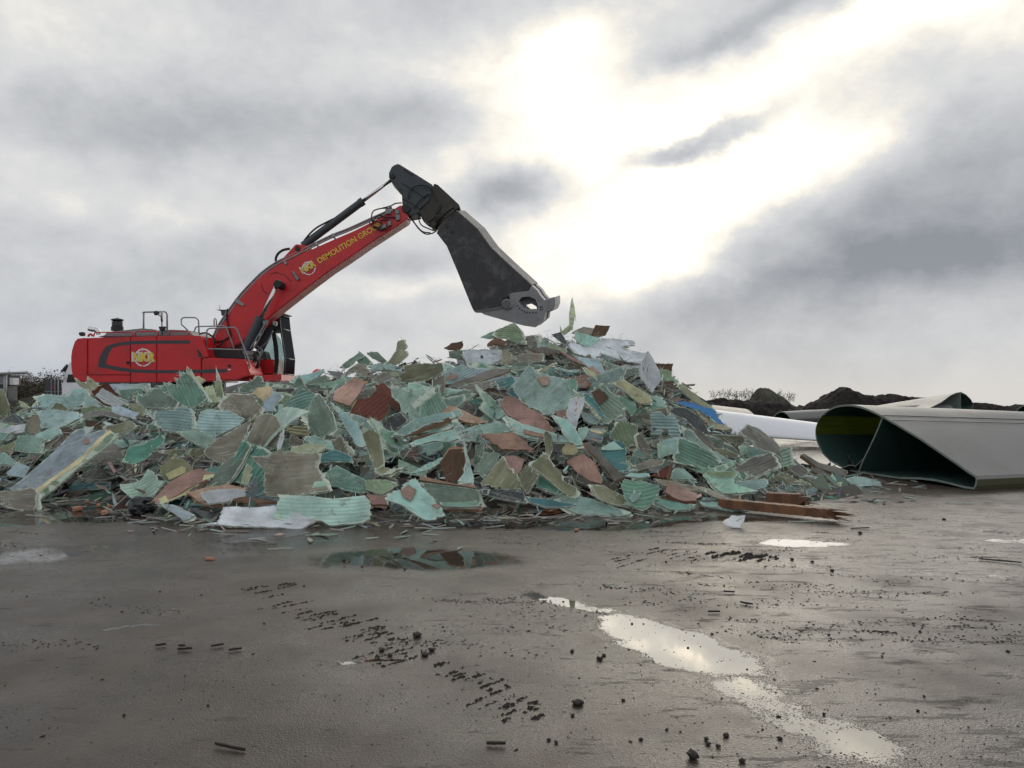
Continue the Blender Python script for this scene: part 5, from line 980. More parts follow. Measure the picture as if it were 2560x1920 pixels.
pipe('boom_hose', bo, 'black', 'T', '470,980 480,1020 500,1050 525,1055', YB - .015, .008, 5, 4); pipe('boom_hose', bo, 'ochre', 'T', '540,905 590,895 650,915 680,945 700,965', YB - .015, .007, 5, 4)
# cylinders
def cylinder(s0, s1, s2, Y, r, rr, name='lift_cylinder', mat='slate'):
    a, b_, c = (P(*pts('T', q)[0], Y) for q in (s0, s1, s2)); bm = bmesh.new(); add_tube(bm, [a, b_], r, 20); d = (b_ - a).normalized(); add_tube(bm, [b_ - d * .12, b_ + d * .02], r * 1.1, 20)
    o_ = part(name, ex, mat, bm, False); bm = bmesh.new(); add_tube(bm, [b_, c], rr, 14); part('rod', o_, 'chrome', bm, True); return o_
lc = cylinder('350,1495', '468,1245', '592,985', YB - .38, .148, .056); disc('rod_eye', lc, 'black', 'T', '592,982', YB - .46, .115, .5); slab('eye_plate', lc, 'steel', 'T', '592,948 615,952 618,966 596,962', YB - .44, .08, .01)
cylinder('452,1490', '560,1270', '640,1120', YB + BW + .25, .15, .056)
cylinder('790,690', '1250,347', '1466,186', YB + .36, .118, .055, 'stick_cylinder')
for s, yy in (('385,1480 440,1390 500,1290 515,1262', YB - .5), ('400,1490 455,1400 508,1300 520,1270', YB - .46), ('350,1500 390,1530 370,1560 340,1600', YB - .4), ('430,1500 470,1470 520,1420 560,1340', YB + .2), ('400,1520 440,1500 460,1530 420,1590 380,1640', YB - .3), ('440,1460 480,1500 450,1560 440,1610', YB), ('330,1500 350,1560 330,1640', YB - .5)): pipe('cylinder_hose', ex, 'pipe', 'T', s, yy, .02, 6, 4)
for s in ('483,1262 512,1268 508,1300 480,1292', '558,1262 588,1272 582,1306 556,1296', '330,1490 400,1500 395,1530 320,1520'): slab('hose_fitting', ex, 'steel', 'T', s, YB - .52, .14, .015)
for s in ('330,1490 350,1520 335,1570', '395,1510 430,1540 415,1580', '300,1520 345,1540 330,1600', '420,1560 450,1575 440,1630'): pipe('swivel_hose', ex, 'black', 'T', s, YB - .3, .05)
# stick, adapter and shear
sk = slab('stick', ex, 'slate', 'V', '162,66 182,78 330,168 478,262 462,330 405,420 350,512 285,536 240,520 205,470 200,430 194,312 162,300 128,262 98,228 80,192 80,150 108,90', YB + .02, .68, .025)
disc('stick_pin', sk, 'black', 'V', '113,178', YB - .03, .075, .1); disc('stick_pin', sk, 'black', 'V', '235,470', YB - .05, .13, .1)
for s in ('210,118 218,114 300,166 296,174', '195,240 203,236 420,372 414,380', '200,380 208,376 345,450 340,458', '420,330 470,318 440,400 400,440 350,480 340,470 400,400'): slab('stiffener', sk, 'slate', 'V', s, YB - .02, .05, .006)
sv = Vector((.205, .700, .150))
ad = slab('shear_adapter', ex, 'ochre', 'V', '486,246 520,258 620,350 712,437 724,468 640,500 560,552 490,640 462,628 400,562 350,515 400,425 460,335', YB + .02, .7, .02)
slab('adapter_rib', ad, 'ochre', 'V', '430,585 500,530 506,540 438,596', YB - .03, .06, .008); slab('adapter_rib', ad, 'black', 'V', '540,430 560,440 520,520 500,510', YB - .03, .06, .008)
bm = bmesh.new(); ca = P(950 + 602 * .27732, 390 + 556 * .27732, YB + .36); axv = (P(950 + 1000 * .27732, 390 + 1010 * .27732, YB) - P(950 + 590 * .27732, 390 + 560 * .27732, YB)).normalized()
add_tube(bm, [ca - axv * .10, ca - axv * .02], .50, 32); add_tube(bm, [ca, ca + axv * .09], .46, 32)
ro_ = part('rotator', ex, 'ochre', bm)
s_ = axv.cross(Vector((0, 1, 0))).normalized(); q_ = s_.cross(axv)
for k in range(28):
    p_ = ca + (s_ * math.cos(k * .2244) + q_ * math.sin(k * .2244)) * .475; bm = bmesh.new(); add_tube(bm, [p_ - axv * .01, p_ + axv * .035], .018, 6); part('bolt', ro_, 'black', bm)
sh = slab('demolition_shear', ex, 'shear', 'V', '505,690 580,610 688,494 870,655 1000,832 1150,975 1362,1166 1335,1216 1180,1240 1160,1272 1112,1290 1092,1340 1100,1368 862,1410 845,1398 830,1372 780,1250 700,1050 600,812', YB, .75, .02, None, sv)
slab('skylit_spine_plate', sh, 'spine', 'V', '692,488 876,648 1006,824 1156,966 1370,1160 1364,1168 1150,977 1000,834 870,657 686,496', YB + .01, .7, 0, None, sv * .985)  # top face paler than the body: sky light put into its colour
slab('hatch', sh, 'black', 'V', '640,655 668,680 655,715 630,690', YB - .012, .03, .004); slab('hatch', sh, 'black', 'V', '598,612 618,628 606,655 588,640', YB - .012, .03, .004)
for s, o_ in (('1165,1245 1200,1232 1340,1214 1366,1168 1415,1212 1446,1262 1482,1300 1522,1288 1520,1394 1490,1416 1478,1480 1400,1545 1300,1530 1150,1490 940,1430 900,1404 1100,1372 1180,1385 1202,1340 1190,1290', 0), ('1165,1245 1200,1232 1340,1214 1366,1168 1415,1212 1446,1262 1482,1300 1522,1288 1520,1394 1490,1416 1478,1480 1400,1545 1300,1530 1150,1490 940,1430 900,1404 1100,1372 1180,1385 1202,1340 1190,1290', .66)):
    bm = bmesh.new(); add_prism(bm, [p_ + sv * o_ for p_ in E('V', s, YB - .005)], sv * .33, [p_ + sv * o_ for p_ in E('V', '1248,1310 1275,1275 1340,1265 1400,1290 1422,1345 1420,1386 1340,1384 1290,1360' if not o_ else '1262,1362 1329,1345 1374,1372 1380,1408 1309,1408', YB - .005)]); part('jaw_plate', sh, 'steel', bm)
bm = bmesh.new(); add_prism(bm, [p_ + sv * .34 for p_ in E('V', '1000,1425 1180,1395 1300,1420 1480,1420 1470,1476 1398,1536 1300,1522 1150,1482', YB)], sv * .31); part('lower_blade', sh, 'steel', bm)
bm = bmesh.new(); add_prism(bm, [p_ + sv * .36 for p_ in E('V', '1060,1280 1190,1215 1250,1260 1235,1330 1200,1400 1080,1400', YB)], sv * .28); part('pivot_block', sh, 'shear', bm)
slab('jaw_tip', sh, 'steel', 'V', '1518,1296 1576,1272 1579,1340 1556,1398 1514,1408', YB - .01, .7, .02, None, sv); slab('lower_bar', sh, 'spine', 'V', '845,1396 1100,1354 1112,1378 1090,1385 925,1414 862,1414', YB - .02, .7, .012, None, sv * 1.02)
pn = disc('pivot_pin', sh, 'steel', 'V', '1145,1335', YB - .09, .165, .12, 24, .02); disc('pin_cap', pn, 'spine', 'V', '1140,1337', YB - .13, .125, .05, 24, .015)
slab('pin_ear', sh, 'steel', 'V', '1160,1250 1200,1290 1212,1330 1190,1375 1175,1300', YB - .06, .08, .012)
for x, y in ((1240, 1352), (1258, 1374), (1280, 1390), (1302, 1404), (1326, 1412), (1352, 1414), (1380, 1414), (1406, 1412), (1444, 1362), (1462, 1360), (1446, 1385), (1464, 1384)):
    bm = bmesh.new(); o3 = P(950 + x * .27732, 390 + y * .27732, YB - .012); add_prism(bm, [o3 + Vector((math.cos(k * .785) * .026, 0, math.sin(k * .785) * .026)) for k in range(8)], (0, .02, 0)); part('bolt', sh, 'black', bm)
# undercarriage
xc = P(150 + 1180 * .28933, 960, 23.5).x
for yy in (21.75, 24.55):
    bm = bmesh.new(); L_, H_ = 2.75, 1.2; o_ = []
    for k in range(9): a = math.pi / 2 + math.pi * k / 8; o_.append(Vector((xc - L_ + .55 + math.cos(a) * .55, yy, .6 + math.sin(a) * .56)))
    for k in range(9): a = -math.pi / 2 + math.pi * k / 8; o_.append(Vector((xc + L_ - .55 + math.cos(a) * .55, yy, .6 + math.sin(a) * .56)))
    add_prism(bm, o_, (0, .7, 0)); bevel(bm, .03); tr_ = part('track', ex, 'rust', bm)
    bm = bmesh.new()
    for x_ in [xc - 2.6 + i * .2 for i in range(27)]:
        for z_ in (.02, 1.17): add_box(bm, (x_, yy + .35, z_), .05, .7, .045)
    part('grousers', tr_, 'rust', bm)
    for x_ in [xc - 2.2 + i * .55 for i in range(9)]:
        bm = bmesh.new(); add_prism(bm, [Vector((x_ + math.cos(k * .3927) * .2, yy - .03, .42 + math.sin(k * .3927) * .2)) for k in range(16)], (0, .05, 0)); part('roller', tr_, 'black', bm)
bm = bmesh.new(); add_box(bm, (xc, 23.5, .85), 2.2, 2.2, .7); add_tube(bm, [(xc, 23.5, 1.2), (xc, 23.5, 1.85)], .85, 28); part('car_body', ex, 'black', bm)
# ------------------------------------------------------------------ blades lying about
def bmat(name, outc, rough=.42): return paint(name, outc, rough, 0, .35, (.12, .11, .095), .8, .5, .06)
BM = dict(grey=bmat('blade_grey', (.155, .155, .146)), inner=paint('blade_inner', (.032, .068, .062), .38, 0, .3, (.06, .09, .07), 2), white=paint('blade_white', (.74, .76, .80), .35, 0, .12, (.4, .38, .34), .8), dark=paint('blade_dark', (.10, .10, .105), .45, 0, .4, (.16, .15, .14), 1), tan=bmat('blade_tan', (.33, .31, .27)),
          rim=paint('blade_rim', (.20, .25, .22), .6, 0, .5, (.08, .09, .08), 6), teal=paint('blade_teal', (.08, .24, .21), .4, 0, .2, (.1, .12, .1), 2), moss=paint('mossy_edge', (.07, .072, .035), .7, 0, .7, (.07, .065, .04), 3))
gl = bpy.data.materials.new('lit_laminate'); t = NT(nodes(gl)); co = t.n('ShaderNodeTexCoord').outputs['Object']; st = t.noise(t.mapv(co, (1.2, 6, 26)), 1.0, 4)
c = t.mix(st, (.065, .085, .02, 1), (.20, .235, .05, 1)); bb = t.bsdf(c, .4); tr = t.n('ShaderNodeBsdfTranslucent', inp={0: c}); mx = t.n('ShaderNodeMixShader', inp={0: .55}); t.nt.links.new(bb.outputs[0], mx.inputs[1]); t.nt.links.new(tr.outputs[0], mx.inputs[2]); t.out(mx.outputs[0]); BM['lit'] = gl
def on_plane(pp, p0, n):
    out = []
    for p in pp: r = ray(*p); out.append(O + r * ((p0 - O).dot(n) / r.dot(n)))
    return out
def loft(outl, d, L_, end=(1, 1), stations=7, th=.03, closed=True, ref=None):
    """hollow section: outline in 3-D swept along d, tapering towards end=(across, height)"""
    d = Vector(d).normalized(); n = len(outl); rf_ = ref or outl; c = Vector((sum(p.x for p in rf_) / len(rf_), sum(p.y for p in rf_) / len(rf_), 0)); side = Vector((-d.y, d.x, 0)); inn = []
    for i in range(n):
        if closed: a, b_ = outl[i - 1], outl[(i + 1) % n]
        else: a, b_ = outl[max(i - 1, 0)], outl[min(i + 1, n - 1)]
        e = (b_ - a).normalized(); nn = d.cross(e).normalized(); inn.append(outl[i] + nn * th)
    cen = sum(rf_, Vector()) / len(rf_)
    if sum((q - cen).length for q in inn) > sum((q - cen).length for q in outl): inn = [o_ * 2 - q for o_, q in zip(outl, inn)]
    v, f, mi = [], [], []
    def at(p, k):
        u = k / (stations - 1); sx_ = 1 + (end[0] - 1) * u; sz_ = 1 + (end[1] - 1) * u; q = p - c; return c + side * q.dot(side) * sx_ + Vector((0, 0, q.z * sz_)) + d * (q.dot(d) + L_ * u)
    for k in range(stations): v += [at(p, k) for p in outl]
    for k in range(stations): v += [at(p, k) for p in inn]
    Q = stations * n; m_ = n if closed else n - 1
    for k in range(stations - 1):
        for i in range(m_):
            j = (i + 1) % n; a = k * n; f.append((a + i, a + j, a + n + j, a + n + i)); mi.append(0); f.append((Q + a + i, Q + a + n + i, Q + a + n + j, Q + a + j)); mi.append(1)
    for i in range(m_):
        j = (i + 1) % n; f.append((i, Q + i, Q + j, j)); mi.append(2); a = (stations - 1) * n; f.append((a + i, a + j, Q + a + j, Q + a + i)); mi.append(2)
    return v, f, mi
def blade(name, label, parts_, group='blade sections lying about the yard'):
    v0 = parts_[0][1][0][0]; r_ = empty(name, (v0.x, v0.y, 0), label, 'blade section', group)
    for nm, (v, f, mi), mats in parts_:
        me = mesh(nm, v, f, False, mi); bmx = bmesh.new(); bmx.from_mesh(me); bmesh.ops.recalc_face_normals(bmx, faces=bmx.faces); bmx.to_mesh(me); bmx.free()
        me.polygons.foreach_set('use_smooth', [p.material_index < 2 for p in me.polygons])
        if hasattr(me, 'set_sharp_from_angle'): me.set_sharp_from_angle(angle=R(32))
        put(nm, me, r_, [BM[q] for q in mats])
    return r_
# the big section at the edge of the frame
d1 = Vector((.958, .287, 0)); A1 = Vector((7.36, 12.2, 0))
px_o = pts('D', '770,520 772,470 790,420 822,375 865,340 920,316 1000,307 1080,320 1150,345 1230,384 1330,440 1500,542 1640,636 1750,712 1850,782 1880,800 1892,830 1884,870 1866,905 1800,895 1700,860 1600,838 1500,826 1350,822 1200,820 1120,818 1050,800 980,762 920,728 870,700 820,650 790,590 776,555')
o1 = on_plane(px_o, A1, d1); o1 = smooth_path(o1[:10], 3)[:-1] + o1[9:]
for p in o1: p.z = max(p.z, .015)
wb = on_plane(pts('D', '1234,392 1200,480 1150,590 1100,690 1056,800'), A1, d1)
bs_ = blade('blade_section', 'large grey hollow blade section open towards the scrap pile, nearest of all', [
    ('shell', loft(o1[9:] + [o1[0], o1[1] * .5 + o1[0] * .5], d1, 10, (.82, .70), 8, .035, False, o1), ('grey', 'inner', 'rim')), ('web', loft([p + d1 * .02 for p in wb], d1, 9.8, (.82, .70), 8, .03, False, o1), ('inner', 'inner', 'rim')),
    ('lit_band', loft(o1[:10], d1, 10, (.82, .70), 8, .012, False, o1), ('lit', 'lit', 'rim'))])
e0 = on_plane(pts('D', '1893,826 1886,868 1868,903'), A1, d1); tv, tf, tm = loft([p - Vector((.004, .012, 0)) for p in e0], d1, 9.9, (.82, .70), 8, .008, False, o1); me = mesh('trailing_edge', tv, tf); put('trailing_edge', me, bs_, [BM['moss']])
# joint lines along its back
bm = bmesh.new()
for s, ee in (('1234,384', .006), ('1300,418', .005)):
    p = on_plane(pts('D', s), A1, d1)[0]; c1 = Vector((sum(q.x for q in o1) / len(o1), sum(q.y for q in o1) / len(o1), 0)); sd_ = Vector((-d1.y, d1.x, 0)); path = []
    for k in range(40):
        u = k / 39; q = p - c1; path.append(c1 + sd_ * q.dot(sd_) * (1 - .18 * u) + Vector((0, 0, q.z * (1 - .30 * u) + .004)) + d1 * (q.dot(d1) + 10 * u) + sd_ * .03 * noise.noise(Vector((u * 30, ee * 1000, 0))))
    add_tube(bm, path, ee, 5)
me = bm_mesh('joint_line', bm); put('joint_line', me, bs_, [MM['black']])
def tube_blade(name, label, e1, e2, mat, wd=.9, steps=20):
    """flattened closed blade between two ends: (px, top, bottom, Y)"""
    ring = []
    for (px, a, b_, Y) in (e1, e2):
        zt, zb = P(px, a, Y).z, P(px, b_, Y).z; zc, hz_ = (zt + zb) / 2, (zt - zb) / 2; x = (px - CX) / F * Y
        prof_ = [(0, 0), (-.03, .03), (-.03, .10), (.03, .2), (.16, .38), (.32, .56), (.5, .73), (.68, .87), (.85, .96), (1.02, 1.0), (1.2, .98), (1.36, .9), (1.5, .75), (1.6, .5), (1.6, .25), (1.55, .05), (1.3, 0), (1.0, -.02), (.6, -.02), (.3, -.01)]
        ring.append([Vector((x, Y + a_ * wd, zb + b2 * (zt - zb))) for a_, b2 in prof_])
    v, f, n = [], [], steps
    for s_ in range(9): u = s_ / 8; v += [a.lerp(b_, u) for a, b_ in zip(*ring)]
    for s_ in range(8):
        for k in range(n): j = (k + 1) % n; f.append((s_ * n + k, s_ * n + j, s_ * n + n + j, s_ * n + n + k))
    f += [tuple(range(n))[::-1], tuple(range(8 * n, 9 * n))]
    o_ = put(name, mesh(name, v, f, True), None, [BM[mat]]); tag(o_, label, 'blade section', 'blade sections lying about the yard'); return o_
tube_blade('rotor_blade', 'long glossy white blade lying between the scrap pile and the big section', (1600, 1000, 1072, 21), (2200, 1076, 1114, 21), 'white', .8)
tube_blade('rotor_blade', 'tan blade end lying just behind the long glossy white blade', (1600, 990, 1016, 26), (1886, 1024, 1040, 26), 'tan', 1.0)
tube_blade('blade_offcut', 'dark green-grey offcut propping up the long glossy white blade', (1780, 1082, 1112, 20.6), (1942, 1092, 1114, 20.6), 'dark', .6)
d2 = Vector((.8, .6, 0)); o2 = on_plane(pts('e', '1358,740 1372,718 1400,698 1450,684 1496,700 1530,732 1562,776 1540,830 1480,860 1410,850 1370,810'), P(1960, 1050, 24), d2)
blade('blade_section', 'dark grey tube-like blade section lying behind the big section', [('shell', loft(smooth_path(o2 + [o2[0]], 3)[:-1], d2, 11, (1.2, 1.15), 6, .03), ('dark', 'inner', 'rim'))])
d3 = Vector((-.75, .66, 0)); o3_ = on_plane(pts('D', '1560,330 1640,291 1700,246 1740,227 1775,220 1812,238 1846,272 1863,305 1858,345 1800,372 1700,372 1620,352'), P(2380, 1000, 30), d3)
blade('blade_section', 'small pointed blade section lying high behind the big one against the dark soil', [('shell', loft(o3_, d3, 5.2, (.35, .35), 6, .03), ('grey', 'inner', 'rim')), ('web', loft(on_plane(pts('D', '1774,224 1776,370'), P(2380, 1000, 29.98), d3), d3, 4, (.4, .4), 4, .03, False), ('rim', 'inner', 'rim'))])
d4 = Vector((.9, .42, 0)); o4 = on_plane(pts('D', '2148,372 2156,350 2180,326 2215,308 2260,300 2310,315 2340,360 2330,420 2250,450 2170,430'), P(2560, 1020, 23), d4)
blade('blade_section', 'teal-green blade section peeping out behind the big one at the frame edge', [('shell', loft(o4, d4, 5, (1, 1), 4, .03), ('teal', 'inner', 'rim'))])

# ------------------------------------------------------------------ soil heaps
def heap(name, label, prof, Y, half, mat, seed, group='soil heaps behind the blades'):
    v, f = [], []; x0, x1 = prof[0][0], prof[-1][0]; NX = int((x1 - x0) / 2.2); NY = 34
    for i in range(NX + 1):
        px = x0 + (x1 - x0) * i / NX
        for a, b_ in zip(prof, prof[1:]):
            if px <= b_[0] + 1e-6: u = (px - a[0]) / (b_[0] - a[0]); py = a[1] + (b_[1] - a[1]) * u; break
        x = (px - CX) / F * Y; zt = max(-.05, P(px, py, Y).z)
        for j in range(NY + 1):
            w_ = -1 + 2 * j / NY; k = (1 - abs(w_) ** 1.7); nn = noise.fractal(Vector((x * 1.3, w_ * half * 1.3, seed)), 1, 2, 5)
            v.append((x, Y + w_ * half, zt * k + (.20 * nn + .10 * noise.noise(Vector((x * 7, w_ * half * 7, seed)))) * min(1, zt * 1.5) * (.45 + abs(w_)) - (.02 if k < .05 else 0)))
    for i in range(NX):
        for j in range(NY): a = i * (NY + 1) + j; f.append((a, a + NY + 1, a + NY + 2, a + 1))
    return tag(put(name, mesh(name, v, f), None, [mat]), label, 'soil heap', group)
soil = paint('black_soil', (.016, .0125, .012), .95, 0, .6, (.030, .024, .022), 1.2, .2, .9); soil2 = paint('grey_soil', (.060, .058, .046), .95, 0, .6, (.10, .095, .07), 1.0, .2, .9)
heap('soil_heap', 'long low black soil heap behind the white blade, with bushes on it', [(1560, 1000), (1640, 960), (1690, 962), (1736, 985), (1762, 1000), (1785, 999), (1812, 997), (1840, 1000), (1867, 1003), (1900, 1004), (1960, 1006), (2000, 1030), (2030, 1062)], 33, 3.2, soil, 1)
heap('soil_heap', 'steep grey-olive soil peak with a blunt top beside the twiggy bushes', [(1830, 1062), (1850, 1020), (1872, 1000), (1888, 990), (1893, 977), (1903, 970), (1922, 971), (1932, 978), (1945, 988), (1966, 1003), (1985, 1015), (2005, 1030), (2030, 1062)], 36, 2.6, soil2, 2)
heap('soil_heap', 'wide black soil heap with a rounded peak behind the big blade section', [(1985, 1062), (2007, 1024), (2033, 1007), (2050, 1000), (2065, 993), (2087, 978), (2112, 970), (2138, 977), (2152, 989), (2180, 988), (2200, 987), (2241, 986), (2266, 994), (2290, 991), (2324, 994), (2400, 1003), (2436, 1007), (2483, 1013), (2523, 1018), (2560, 1012), (2640, 1010), (2740, 1020), (2800, 1060)], 37, 3.5, soil, 3)

# ------------------------------------------------------------------ bushes
leafm = attr_mat('bush_leaves', .7); bark = paint('bark', (.035, .028, .022), .9, 0, .4, (.06, .05, .04), 8)
def bush(name, label, cat, base, wd, ht, nst, nleaf, cols, seed, group, lsize=.1, dp=None):
    rb = random.Random(seed); r_ = empty(name, base, label, cat, group); bm = bmesh.new(); tips = []
    for i in range(nst):
        p = Vector(base) + Vector((rb.uniform(-.5, .5) * wd, rb.uniform(-.5, .5) * (dp or wd * .6), 0)); path = [p.copy()]; d = Vector((rb.gauss(0, .35), rb.gauss(0, .3), 1)); hh = ht * rb.uniform(.55, 1.05)
        for k in range(5): d += Vector((rb.gauss(0, .28), rb.gauss(0, .28), 0)); p = p + d.normalized() * hh / 5; path.append(p.copy()); tips.append(p.copy())
        add_tube(bm, path, .011 * ht / 2 + .004, 4, True, .003)
        for k in (2, 3, 4, 4):
            q = path[k]; dd = Vector((rb.gauss(0, 1), rb.gauss(0, 1), rb.uniform(.2, 1))).normalized() * ht * rb.uniform(.1, .24); add_tube(bm, [q, q + dd * .6, q + dd + Vector((0, 0, .03))], .0045, 3, True, .0015); tips.append(q + dd)
    put('branches', bm_mesh('branches', bm), r_, [bark]); v, f, cl = [], [], []
    for i in range(nleaf):
        c = rb.choice(tips) + Vector((rb.gauss(0, .12), rb.gauss(0, .12), rb.gauss(-.05, .12))) * ht * .7; c.z = max(.03, c.z); n = Vector((rb.gauss(0, 1), rb.gauss(0, 1), rb.gauss(.3, 1))).normalized(); x = n.orthogonal().normalized(); y = n.cross(x); s_ = lsize * rb.uniform(.5, 1.4); q = len(v)
        v += [c - x * s_, c + y * s_ * .5, c + x * s_, c - y * s_ * .5]; f.append((q, q + 1, q + 2, q + 3)); cl.append(blend(rb.choice(cols), 1, rb))
    if f: me = mesh('foliage', v, f); tinted(me, cl); put('foliage', me, r_, [leafm])
g_ = 'twiggy bushes on the soil heaps'; bare = [(.06, .055, .04), (.09, .07, .05)]
for i, (px, py, Y, w_, h_, lb) in enumerate(((1820, 1000, 34.5, 1.3, .55, 'bare twiggy bush on the low heap, farthest from the soil peak'), (1866, 1001, 34.6, 1.1, .62, 'bare twiggy bush on the low heap, close against the soil peak'), (1956, 1004, 36.4, 1.0, .55, 'bare twiggy bush on the far flank of the soil peak'))):
    bush('bush', lb, 'bush', P(px, py, Y), w_, h_, 26, 260, bare, 50 + i, g_, .03)
g_ = 'brown thicket beyond the yard'; cs = [(.055, .045, .022), (.075, .055, .03), (.04, .042, .022), (.09, .06, .03), (.03, .03, .02)]
for i, (px, top, Y, w_, lb) in enumerate(((12, 936, 62, 3.6, 'dark thicket bush behind the grey cabinet'), (45, 934, 64, 3.6, 'brown thicket bush just behind the bent pipe'), (76, 930, 62, 3.8, 'reddish-brown thicket bush between the bent pipe and the dark fence panel'), (104, 926, 63, 3.6, 'tall olive-brown thicket bush above the dark fence panel'), (132, 922, 60, 3.4, 'tall bare-topped thicket bush close to the white truck'), (160, 908, 66, 2.8, 'thin bare sapling rising behind the white truck roof'))):
    x = (px - CX) / F * Y; bush('thicket_bush', lb, 'bush', (x, Y, 0), w_, P(px, top, Y).z, 34, 5200 if i < 5 else 260, cs, 80 + i, g_, .075 if i < 5 else .04, 2.4)
# ------------------------------------------------------------------ far end of the yard
heap('gravel_mound', 'low grey gravel mound in front of the thicket', [(44, 1004), (60, 996), (90, 986), (112, 981), (130, 980), (150, 984), (185, 996), (210, 1006)], 52, 2.2, soil2, 9, None)
pb = bmesh.new(); add_tube(pb, smooth_path([P(x, y, 50) for x, y in ((-60, 936), (0, 934), (60, 932), (70, 934), (76, 938), (78, 946), (78, 957))], 3), .085, 10); bp = tag(put('bent_pipe', bm_mesh('bent_pipe', pb, True), None, [MM['pipe']]), 'light grey overhead pipe bent down at its end', 'pipe')
pb = bmesh.new(); add_tube(pb, [P(13, 933, 50.1), P(13, 1016, 50.1)], .11, 10); put('support_post', bm_mesh('support_post', pb, True), bp, [MM['pipe']])
cab_ = empty('switch_cabinet', P(16, 1010, 51) * 1.0, 'grey steel cabinet with a lighter box on its side under the bent pipe', 'cabinet'); 
def boxpx(name, parent, px0, py0, px1, py1, Y, dep, mat, bv=.02):
    bm = bmesh.new(); add_prism(bm, [P(px0, py0, Y), P(px1, py0, Y), P(px1, py1, Y), P(px0, py1, Y)], (0, dep, 0)); bevel(bm, bv); return put(name, bm_mesh(name, bm), parent, [mat])
boxpx('cabinet_body', cab_, -14, 938, 23, 963, 51, 1.2, MM['slate']); boxpx('cabinet_roof', cab_, -18, 936, 27, 938.5, 50.9, 1.4, MM['pipe']); boxpx('side_box', cab_, 23.5, 945, 33, 962, 50.8, .6, MM['white']); boxpx('cabinet_stand', cab_, -10, 963.5, 20, 1014, 51.1, 1.0, MM['slate'])
for i in range(3): boxpx('door', cab_, -12 + i * 11.6, 941, -2 + i * 11.6, 961, 50.96, .03, MM['steel'], .005)
fp = empty('fence_panel', (P(133, 990, 49).x, 49, 0), 'dark fence panel with three light posts beside the white truck', 'fence'); boxpx('panel', fp, 112, 949, 152, 1000, 49.3, .08, MM['stripe']); boxpx('rail', fp, 112, 978, 152, 979.5, 49.15, .05, MM['pipe'], .005); boxpx('notice', fp, 129, 963, 134, 971, 49.1, .02, MM['red'], .003)
for x in (127.5, 136.5, 144.5): boxpx('post', fp, x - .7, 949, x + .7, 1012, 49, .08, MM['pipe'], .005)
# the lorry behind the counterweight
tk = empty('parked_truck', (P(200, 1000, 45).x, 45, 0), 'white truck parked behind the tail of the red excavator', 'truck'); Yt = 45
def tsl(nm, s, Y, dep, mat, bv=.03, par=None):
    bm = bmesh.new(); add_prism(bm, [P(x, y, Y) for x, y in pts('p', s)], (0, dep, 0)); bevel(bm, bv); return put(nm, bm_mesh(nm, bm), par or tk, [mat])
cabt = tsl('cab', '154,985 153,958 157,936 163,922 172,908 182,902 208,902 208,1000 154,1000', Yt, 2.3, BM['white'], .05)
tsl('windscreen', '154,957 158,937 164,922 168,914 170,916 160,938 157,957', Yt - .02, 2.34, MM['black'], .01, cabt); tsl('side_window', '170,936 205,936 205,956 166,956', Yt - .03, .05, MM['black'], .01, cabt); tsl('door', '166,960 206,960 206,988 166,988', Yt - .025, .05, BM['white'], .01, cabt)
tsl('sun_visor', '150,928 166,910 168,914 154,931', Yt - .03, 2.36, MM['slate'], .01, cabt)
for s in ('155,929 159,929 159,937 155,937', '153,940 159,940 159,950 153,950'): tsl('mirror', s, Yt - .3, .18, BM['white'], .02, cabt)
tsl('bumper', '150,986 208,986 208,1003 151,1003', Yt - .04, 2.38, MM['hood'], .03); tsl('headlamp', '152,988 160,988 160,994 152,994', Yt - .06, .06, MM['chrome'], .01, cabt); tsl('chassis', '240,985 470,985 470,998 240,998', Yt + .4, 1.5, MM['black']); tsl('tarpaulin_body', '246,915 470,915 470,984 246,984', Yt, 2.4, MM['stripe'])
for x in (185, 330, 400):
    for yy in (Yt - .02, Yt + 2.05):
        bm = bmesh.new(); o_ = P(x, 996, yy); o_.z = .5; add_prism(bm, [o_ + Vector((math.cos(k * .2618) * .5, 0, math.sin(k * .2618) * .5)) for k in range(24)], (0, .3, 0)); bevel(bm, .04); wl = put('wheel', bm_mesh('wheel', bm), tk, [MM['black']])
        bm = bmesh.new(); add_prism(bm, [o_ + Vector((math.cos(k * .2618) * .28, -.02 if yy < 46 else .30, math.sin(k * .2618) * .28)) for k in range(24)], (0, .02, 0)); put('rim', bm_mesh('rim', bm), wl, [MM['steel']])
